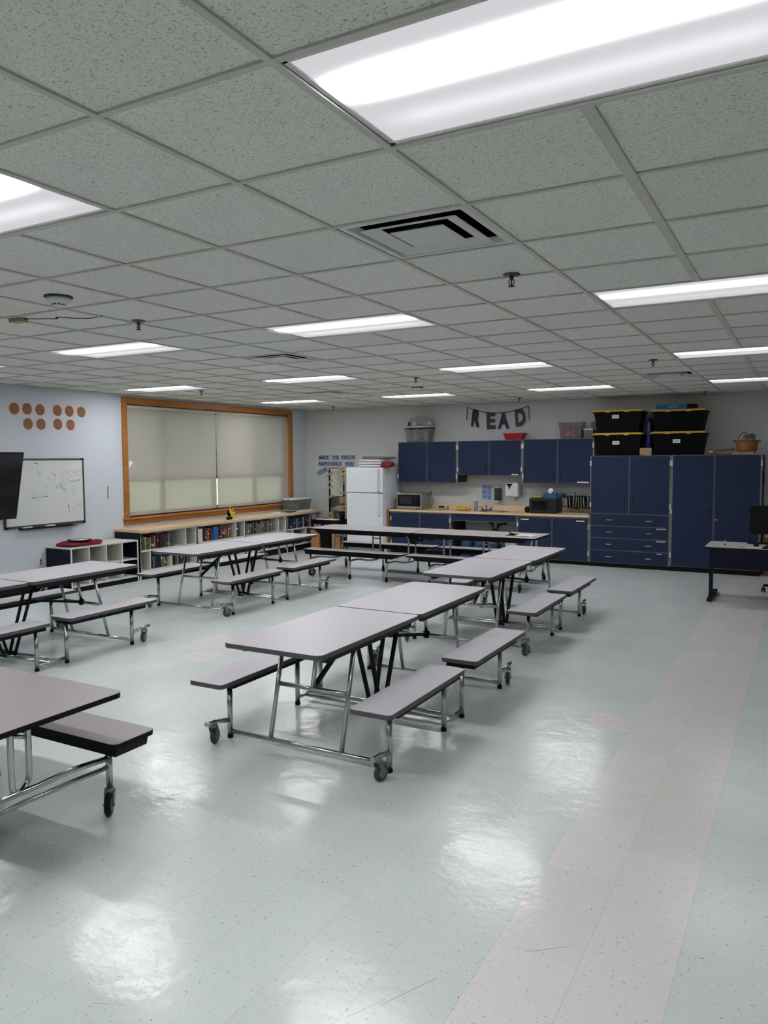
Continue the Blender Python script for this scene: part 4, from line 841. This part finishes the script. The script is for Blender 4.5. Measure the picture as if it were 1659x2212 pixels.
def fill(bi,y0,y1,z,hmax,frac,grp,pl,pal=None):
    y=y0+.006; k=0; end=y0+(y1-y0)*frac
    while True:
        th=R_.uniform(.016,.042)
        if y+th>end: break
        ci=R_.choice(pal) if pal and R_.random()<.7 else R_.randrange(len(COLS))
        h=hmax*R_.uniform(.72,.96); lbl='%s book %s on the %s bookcase, %s from the left'%(COLS[ci][0],pl,BN[bi],O[min(k,39)])
        book(y,z,th-.002,h,R_.uniform(.14,.2),ci,lbl,grp); y+=th; k+=1
        if R_.random()<.05: y+=.02
for bi,y0 in enumerate(BY):
    g_='books in the bookcases under the window'
    fill(bi,y0+.022,y0+.95,.4355,.235,[.80,.95,.92,.97][bi],g_,'upper wide bay',[[1,4,7,16,6,8],[6,2,5,12,10,16],[9,4,0,11,5],[1,14,3,13,5,2]][bi])
    fill(bi,y0+.978,y0+1.175,.4355,.225,[.4,.9,.6,.6][bi],g_,'upper narrow bay')
    fill(bi,y0+.022,y0+.20,.1355,.24,[.45,.6,.7,.7][bi],g_,'lower left bay')
    fill(bi,y0+.224,y0+.64,.1355,.235,.9,g_,'lower middle bay',[4,10,1,6,7])
    fill(bi,y0+.664,y0+1.175,.1355,.25,[.85,.9,.9,.9][bi],g_,'lower right bay',[0,2,3,4])
def flat(y,z,c,label,w=.2,h=.025,cn='c'): tag(MB().box(XF-.24,XF-.06,y,y+w,z,z+h).build('flat_book',mat('flat_'+cn,srgb(*c),.5)),label,'book','books lying flat on top of the rows')
flat(6.02,.672,(150,60,50),'reddish book lying flat on the row, nearest bookcase, left',.13,.016,'a'); flat(6.16,.672,(60,110,96),'green book lying flat on the row, nearest bookcase, middle',.13,.016,'b'); flat(6.30,.672,(190,100,40),'orange book lying flat on the row, nearest bookcase',.16,.016,'cc'); flat(6.47,.672,(180,190,60),'lime book lying flat on the row, nearest bookcase, right',.12,.016,'d')
flat(8.50,.672,(60,96,140),'blue book lying flat across the row, third bookcase, left',.3,.016,'e'); flat(8.84,.672,(40,84,140),'bright blue box lying flat on the row, third bookcase, right',.30,.016,'f')
tag(MB().box(XF-.06,XF-.03,7.48,7.585,.4365,.655).build('upright_book',mat('cover_bright_blue',srgb(20,96,180),.5)),'bright blue wide book facing out in the second bookcase','book')
tag(MB().box(XF-.06,XF-.04,7.085,7.22,.4365,.65).build('facing_book',mat('cover_white_red',srgb(216,206,198),.6,var=.4,vs=40)),'white book with reddish print facing out in the second bookcase','book')
# cubby shelf
t=thing('cubby_shelf','low white cubby shelf with dark blue ends under the whiteboard','shelf',(-7.6,5.22,0)); xb=XL+.02; cy0,cy1=4.64,5.815
b=MB(); b.box(xb,XF,cy0,cy1,.588,.606); b.box(xb,XF,cy0,cy1,.325,.343); b.box(xb,XF,cy0,cy1,.07,.09); b.box(xb,xb+.01,cy0,cy1,.07,.6); b.box(XF-.004,XF+.0005,cy0-.001,cy0+.022,.0,.606); b.box(XF-.004,XF+.0005,cy1-.022,cy1,.0,.606); b.build('carcass',SHW,t)
for y in (4.945,5.235,5.52): MB().box(xb+.012,XF-.003,y-.009,y+.009,.091,.587).build('divider',SHW,t)
MB().box(xb,XF-.005,cy0,cy0+.02,.0,.587).build('end_panel',NAVD,t); MB().box(xb,XF-.005,cy1-.02,cy1,.0,.587).build('end_panel',NAVD,t)
b=MB().box(xb+.01,xb+.014,5.53,5.79,.09,.587); b.build('back_panel',NAVD,t); MB().box(xb,XF-.02,cy0+.02,cy1-.02,0,.069).build('plinth',KICK,t)
blob('maroon_cloth',MARO,(-7.58,4.98,.632),(.17,.30,.026),'maroon cloth spread on top of the cubby shelf','cloth',101,.4,.018)
t=thing('black_tray','dark tray with a white rim lying on the maroon cloth','tray',(-7.57,4.95,.665)); MB().lathe([(.10,.0),(.16,.012),(.165,.018),(.10,.008),(.005,.006)],(-7.57,4.97,.665),24).build('rim',BLK,t); MB().lathe([(.09,.012),(.12,.020),(.005,.021)],(-7.57,4.97,.665),20).build('inset',WPL,t)
# ornament and bin on the bookcase top
t=thing('yellow_cutout','flat yellow and black cut-out ornament standing on the bookcase top','ornament',(-7.42,8.0,.746)); YC=mat('ornament_yellow',srgb(222,190,40),.5)
def leaf(b,cy,cz,L,w,a,m,x):
    pts=[(0,-w*.3),(L*.35,-w*.5),(L,0),(L*.45,w*.5),(0,w*.35)]; ca,sa=math.cos(a),math.sin(a); b.M=Matrix.Translation((x,cy,cz))@Matrix(((0,0,1,0),(1,0,0,0),(0,1,0,0),(0,0,0,1)))@Matrix.Rotation(a,4,'Z'); b.prism(pts,0,.004,m)
b=MB(); leaf(b,7.93,.80,.13,.07,2.0,0,-7.424); leaf(b,7.93,.80,.17,.10,1.2,0,-7.424); b.M=None; b.box(-7.45,-7.40,7.88,7.98,.746,.79); b.build('black_shape',BLK,t)
b=MB(); 
for cy,cz,L,w,a in ((7.94,.86,.12,.05,1.35),(7.95,.84,.13,.055,.85),(7.96,.82,.15,.05,.35),(7.95,.80,.17,.07,-.35)): leaf(b,cy,cz,L,w,a,0,-7.419)
b.build('yellow_leaf_shapes',YC,t)
t=bin_('lidded_bin','clear plastic storage bin with dark contents on the far end of the bookcase top',-7.80,-7.45,9.92,10.45,.775,.20,CLD,WPL,.03,.01,.02)
for i,(y,z,s,l) in enumerate(((10.05,.84,.10,'left'),(10.29,.85,.11,'right'))): blob('dark_cloth',mat('grey_felt',srgb(60,62,64),.9),(-7.62,y,z),(.11,s,.055),'dark bundle inside the clear bin on the bookcases, %s one'%l,'cloth',110+i,.7,.02)
tag(MB().box(-7.82,-7.40,9.95,10.40,.7455,.760).build('paper_pile',PAPER),'pile of white papers under the clear storage bin','papers'); tag(MB().box(-7.80,-7.44,9.93,10.43,.760,.774).build('thin_binder',mat('grey_board',srgb(150,150,146),.7)),'thin grey binder between the papers and the storage bin','binder')
tag(MB().box(-7.66,-7.44,9.35,9.60,.7455,.752).build('loose_sheets',PAPER),'loose white sheets on the bookcase top near the window corner','papers'); tag(MB().box(-7.62,-7.42,9.64,9.88,.7455,.756).build('black_folder',BLK),'thin black folder on the bookcase top beside the loose sheets','folder')

# ------------------------------------------------------------------ left wall: letters, whiteboard, pencil, television
PUM=mat('pumpkin_orange',srgb(176,92,46),.7,var=.2,vs=30); PEA=mat('peach_border',srgb(222,176,150),.7); GRN=mat('letter_green',srgb(34,132,106),.7); RIB=mat('rib_brown',srgb(96,44,24),.7)
for wd,row in ((list(zip('YOUCAN',(4.258,4.447,4.641,4.913,5.108,5.309),(2.449,2.455,2.452,2.455,2.456,2.455))),'upper'),(list(zip('DOIT',(4.452,4.647,4.912,5.119),(2.258,2.26,2.269,2.266))),'lower')):
    for i,(chh,y,z) in enumerate(wd):
        t=thing('letter_disc','round orange paper disc with a green letter %s, %s row, %s from the left'%(chh,row,O[i]),'wall letter',(XL,y,z),'orange letter discs on the left wall')
        b=MB(); b.M=Mleft(y,z,XL+.001); b.prism([(.078*math.cos(k*PI/14),.082*math.sin(k*PI/14)) for k in range(28)],0,.0015); b.build('border',PEA,t)
        b=MB(); b.M=Mleft(y,z,XL+.001); b.prism([(.070*math.cos(k*PI/14),.074*math.sin(k*PI/14)) for k in range(28)],.0015,.0025); b.build('disc',PUM,t)
        b=MB(); b.M=Mleft(y,z,XL+.0035)
        for s in (-1,-.5,0,.5,1):
            P=[(s*.062*math.sqrt(max(0,1-q*q)),q*.07,.0006) for q in (-.95,-.6,-.2,.2,.6,.95)]
            for k in range(5): b.bar(P[k],P[k+1],.004,.0008)
        b.build('ribs',RIB,t); text('letter',chh,.055 if chh!='I' else .02,.08,GRN,t,Mleft(y,z,XL+.005),.001,.05)
wy0,wy1,wz0,wz1=4.045,5.30,.885,1.80
t=thing('whiteboard','framed whiteboard with marker doodles on the left wall','whiteboard',(XL,(wy0+wy1)/2,wz0)); XW=XL+.02
MB().box(XL+.004,XW,wy0,wy1,wz0,wz1).build('writing_surface',mat('whiteboard_white',srgb(214,216,214),.22,var=.02,vs=3),t)
FR=mat('graphite_frame',srgb(84,78,78),.4,.5); b=MB(); f=.022
b.box(XL+.002,XW+.008,wy0,wy1,wz1-f,wz1); b.box(XL+.002,XW+.008,wy0,wy1,wz0,wz0+f+.01); b.box(XL+.002,XW+.008,wy1-f,wy1,wz0,wz1); b.box(XL+.002,XW+.008,wy0,wy0+f,wz0,wz1); b.build('frame',FR,t)
for z,ya,yb_ in ((wz0,wy1-.045,wy1+.004),(wz1,wy1-.045,wy1+.004),(wz0,wy0-.004,wy0+.045),(wz1,wy0-.004,wy0+.045)): MB().box(XL+.002,XW+.012,ya,yb_,z-.02 if z==wz1 else z-.004,z+.004 if z==wz1 else z+.03).build('corner_cap',BLK,t,bevel=.008)
MB().box(XL+.002,XW+.055,4.25,5.05,.862,.884).build('pen_tray',BLK,t,bevel=.004); MB().box(XL+.02,XW+.06,5.05,5.13,.862,.868).build('tray_end',BLK,t)
for y,l in ((4.28,'left'),(4.63,'right')): tag(MB().box(XL+.03,XL+.065,y,y+.14,.8845,.90).build('eraser',WPL,bevel=.003),'white eraser on the whiteboard tray, %s one'%l,'eraser','erasers on the whiteboard tray')
# doodles: (u,v) in a 1659x1880 sheet frame mapped onto the board
du=lambda u,v:(XW+.0012, 4.376+(u-100)*.000663-(v-160)*.0000,0)
def dz(u,v):
    top=1.783; bot=.905; v0=150-(u-110)*.000; v1=1745-(u-0)*.082; return top-(v-v0)*(top-bot)/(v1-v0)
def strokes(pl,m,w=.004,name='doodle'):
    b=MB()
    for ln in pl:
        P=[Vector((XW+.0014,4.405+(u-115)*.000637,dz(u,v))) for u,v in ln]
        for k in range(len(P)-1):
            if (P[k+1]-P[k]).length>1e-5: b.add([P[k]+Vector((0,-w/2,-w/3)),P[k]+Vector((0,w/2,w/3)),P[k+1]+Vector((0,w/2,w/3)),P[k+1]+Vector((0,-w/2,-w/3))],[(0,1,2,3)]) or b.add([P[k]+Vector((0,-w/3,w/2)),P[k]+Vector((0,w/3,-w/2)),P[k+1]+Vector((0,w/3,-w/2)),P[k+1]+Vector((0,-w/3,w/2))],[(0,1,2,3)])
    b.build(name,m,t)
def heart(cx,cy,s): return [(cx+s*x,cy+s*y) for x,y in ((0,1.1),(-.6,.5),(-1,-.1),(-.85,-.6),(-.4,-.75),(0,-.35),(.4,-.75),(.9,-.6),(1,-.05),(.6,.5),(0,1.1))]
def ell(cx,cy,a,b,n=24,a0=0,a1=2*PI): return [(cx+a*math.cos(a0+(a1-a0)*k/n),cy+b*math.sin(a0+(a1-a0)*k/n)) for k in range(n+1)]
MK=mat('marker_grey',srgb(120,122,122),.6); MKB=mat('marker_black',srgb(50,50,52),.6); MBL=mat('marker_blue',srgb(60,66,130),.6); MGR=mat('marker_green',srgb(150,180,172),.6)
strokes([heart(990,480,72),heart(1185,470,72),heart(1360,465,74),heart(1030,650,72),heart(1425,1240,68),ell(710,590,75,100),[(690,440),(695,495),(770,490),(785,600)],ell(190,365,42,38),[(350,380),(365,510)],ell(400,485,42,55)],MK,.004,'heart_doodles')
strokes([ell(375,860,200,165),[(1030,1045),(1070,1035)],[(1085,1060),(1105,1085),(1035,1220),(960,1155)],[(1240,1215),(1290,1205),(1305,1260),(1265,1370),(1180,1280)],[(1060,800),(1030,830),(1020,900),(1060,950),(1100,940)],[(1450,880),(1470,980),(1495,1010)]],MK,.0025,'faint_doodles')
strokes([ell(835,790,35,35,12,.8,5.2),ell(910,750,32,50,12),ell(965,880,32,40,10,-2,2),[(930,790),(965,850)],[(1155,655),(1235,675)],[(1170,700),(1225,640)],[(1240,690),(1260,640),(1280,680),(1300,635)],[(1310,670),(1340,625),(1360,665),(1385,620),(1400,655),(1455,610)],[(1075,1300),(1090,1220),(1105,1300),(1075,1290)],[(1100,1300),(1110,1430)],[(250,225),(330,240),(400,215)],[(290,240),(300,215),(340,250)]],MKB,.006,'dark_scribbles')
strokes([[(180,1075),(240,1045),(285,1055),(180,1078)],[(445,1035),(510,1015),(575,1032),(445,1035)],[(200,1065),(260,1055)],[(285,1060),(445,1045)]],MBL,.007,'blue_marks'); strokes([ell(1255,910,45,60,14),ell(1250,880,60,110,16),[(1265,990),(1270,1010)],[(1060,210),(1130,240),(1360,215)]],MGR,.006,'green_doodle')
tag(MB().box(XL+.001,XL+.006,5.728,5.742,1.195,1.386).build('wall_pencil',mat('red_brown_stick',srgb(150,76,56),.6)),'thin red-brown strip on the wall between whiteboard and window','strip')  # pencil stuck upright on the wall, modelled as a thin strip
# television
t=thing('television','large black flat television jutting in from the left edge, tilted down','television',(-7.4,3.24,1.45)); b=MB(); Mx=Matrix.Translation((-7.40,3.24,1.46))@Matrix.Rotation(math.atan2(.2,.84),4,'Y'); b.M=Mx; b.box(-.035,.0,-.735,.735,-.425,.425); b.build('screen_housing',BLK,t,bevel=.006)
b=MB(); b.M=Mx; b.box(0,.002,-.722,.722,-.405,.412); b.build('screen',GLOSSBLK,t)
b=MB().bar((-7.44,3.24,1.46),(XL+.05,3.24,1.46),.06,.08); b.box(XL+.001,XL+.05,3.04,3.44,1.26,1.66); b.build('wall_arm',BLK,t)

# ------------------------------------------------------------------ clipboard on the crosswise table
t=thing('clipboard','dark clipboard with white paper on the far long table','clipboard',(-2.22,7.86,.712)); ZC=.7125; b=MB(); b.M=Matrix.Translation((-2.21,7.84,ZC))@Matrix.Rotation(-.10,4,'Z'); b.box(-.19,.16,-.13,.13,0,.004); b.build('board',BLK,t)
b=MB(); b.M=Matrix.Translation((-2.18,7.84,ZC+.004))@Matrix.Rotation(-.14,4,'Z'); b.box(-.10,.17,-.12,.12,0,.002); b.build('paper',PAPER,t); b=MB(); b.M=Matrix.Translation((-2.37,7.86,ZC+.004)); b.box(-.02,.06,-.05,.05,0,.008); b.bar((-.03,0,.03),(.05,0,.006),.04,.006); b.build('clip',BLK,t)

# ------------------------------------------------------------------ desk on the right
DX0,DX1,DY0,DY1,DZ=.105,1.75,7.85,8.58,.675
t=thing('computer_desk','dark blue computer desk with a grey top at the right edge','desk',(.9,8.2,0)); 
b=MB().prism(rrect(DX0,DX1,DY0,DY1,.02),DZ-.028,DZ-.001,1); b.prism(rrect(DX0+.002,DX1-.002,DY0+.002,DY1-.002,.018),DZ-.002,DZ,0); b.build('desktop',[LAM2,NAVD],t)
MB().box(DX0+.07,DX1-.07,DY0+.02,DY0+.035,.44,DZ-.029).build('modesty_panel',NAVD,t); MB().box(DX0+.07,DX1-.07,DY0+.005,DY0+.05,.42,.445).build('cross_rail',NAVD,t)
for x in (DX0+.07,DX1-.07): MB().box(x-.022,x+.022,DY0+.14,DY0+.19,.03,DZ-.03).build('leg',NAVD,t); MB().box(x-.028,x+.028,DY0-.01,DY1,.004,.05).build('foot',NAVD,t,bevel=.006)
t=thing('computer_monitor','black computer monitor on the dark blue desk, cut by the right edge','monitor',(.95,8.2,DZ)); MB().box(.585,1.18,8.08,8.115,.835,1.18).build('screen_housing',BLK,t,bevel=.008); MB().box(.60,1.165,8.1155,8.117,.85,1.168).build('screen',GLOSSBLK,t)
MB().bar((.88,8.13,.70),(.88,8.13,.92),.06,.03).build('neck',BLK,t); MB().box(.76,1.0,8.10,8.27,DZ,DZ+.012).build('stand_base',BLK,t,bevel=.004)
tag(MB().box(.545,.95,8.42,8.53,DZ,DZ+.018).build('keyboard',BLK,bevel=.004),'black keyboard behind the monitor on the blue desk','keyboard')
blob('computer_mouse',BLK,(.66,8.16,DZ+.018),(.032,.045,.018),'black mouse on the blue desk in front of the monitor','mouse',130,.9,.001)
t=thing('pen','clear-capped pen standing on its end on the blue desk','pen',(.31,8.2,DZ)); MB().lathe([(.014,0),(.014,.010)],(.31,8.15,DZ),12).build('base',BLK,t); MB().lathe([(.006,.01),(.006,.05),(.003,.065)],(.31,8.15,DZ),10).build('barrel',WPL,t)
tag(MB().box(.47,.56,7.97,8.05,DZ+.0003,DZ+.002).build('green_card',mat('mint_card',srgb(130,170,160),.7)),'mint green card on the blue desk','card')
b=MB(); b.M=Matrix.Translation((.64,8.03,DZ+.0003))@Matrix.Rotation(.1,4,'Z'); b.box(-.09,.09,-.06,.06,0,.002); tag(b.build('paper_sheet',PAPER),'white sheet of paper on the blue desk','paper')
tag(MB().box(.74,.98,7.92,8.03,DZ+.0003,DZ+.018).build('black_notebook',BLK,bevel=.003),'flat black notebook at the front of the blue desk','notebook')
# office chair behind the desk
t=thing('office_chair','black swivel chair behind the blue desk, mostly out of view','chair',(1.02,8.95,0)); cx,cy=1.02,8.95
b=MB()
for k in range(5): a=PI+.15+k*2*PI/5; b.bar((cx,cy,.12),(cx+.30*math.cos(a),cy+.30*math.sin(a),.085),.035,.03)
b.cyl((cx,cy,.08),(cx,cy,.40),.025,12); b.build('base',BLK,t)
for k in range(5):
    a=PI+.15+k*2*PI/5; x,y=cx+.30*math.cos(a),cy+.30*math.sin(a); MB().cyl((x-.024,y,.029),(x-.006,y,.029),.029,14).cyl((x+.006,y,.029),(x+.024,y,.029),.029,14).cyl((x,y,.03),(x,y,.085),.008,8).build('caster',BLK,t)
FAB=mat('black_fabric',srgb(26,26,28),.9,bump=.2,bs=300)
blob('seat',FAB,(cx,cy,.445),(.24,.23,.04),None,'',140,.5,.002,t); b=MB().bar((cx,cy+.20,.42),(cx,cy+.27,.62),.05,.02); b.build('back_support',BLK,t); blob('backrest',FAB,(cx,cy+.29,.83),(.22,.035,.24),None,'',141,.6,.002,t)
tag(MB().box(.66,1.15,10.42,10.80,0,.56).build('large_carton',mat('dark_cardboard',srgb(128,92,52),.85)),'large brown carton on the floor beside the tall wardrobe','box')
tag(MB().box(.66,1.3,10.45,10.82,.561,.60).build('pale_board',MAPLE),'pale board lying on the large brown carton','board')
# treeline beyond the lawn
b=MB(); rr=random.Random(3); N=60
for k in range(N):
    y=5+k*1.7; h=rr.uniform(8,13); x=-68+rr.uniform(-6,6); b.lathe([(.3,-.2),(.35,rr.uniform(.5,1.6)),(1.9,rr.uniform(1.8,3.0)),(3.4,h*.5),(2.4,h*.85),(.1,h)],(x,y,-.2),9)
    if rr.random()<.55: b.lathe([(.8,-.2),(1.6,.6),(1.2,rr.uniform(1.2,2.4)),(.1,2.6)],(x+4,y+rr.uniform(-1,1),-.2),8)
o=b.build('tree_row',LEAF); tag(o,'dark row of trees beyond the lawn, seen faintly through the shades','trees'); o['kind']='stuff'
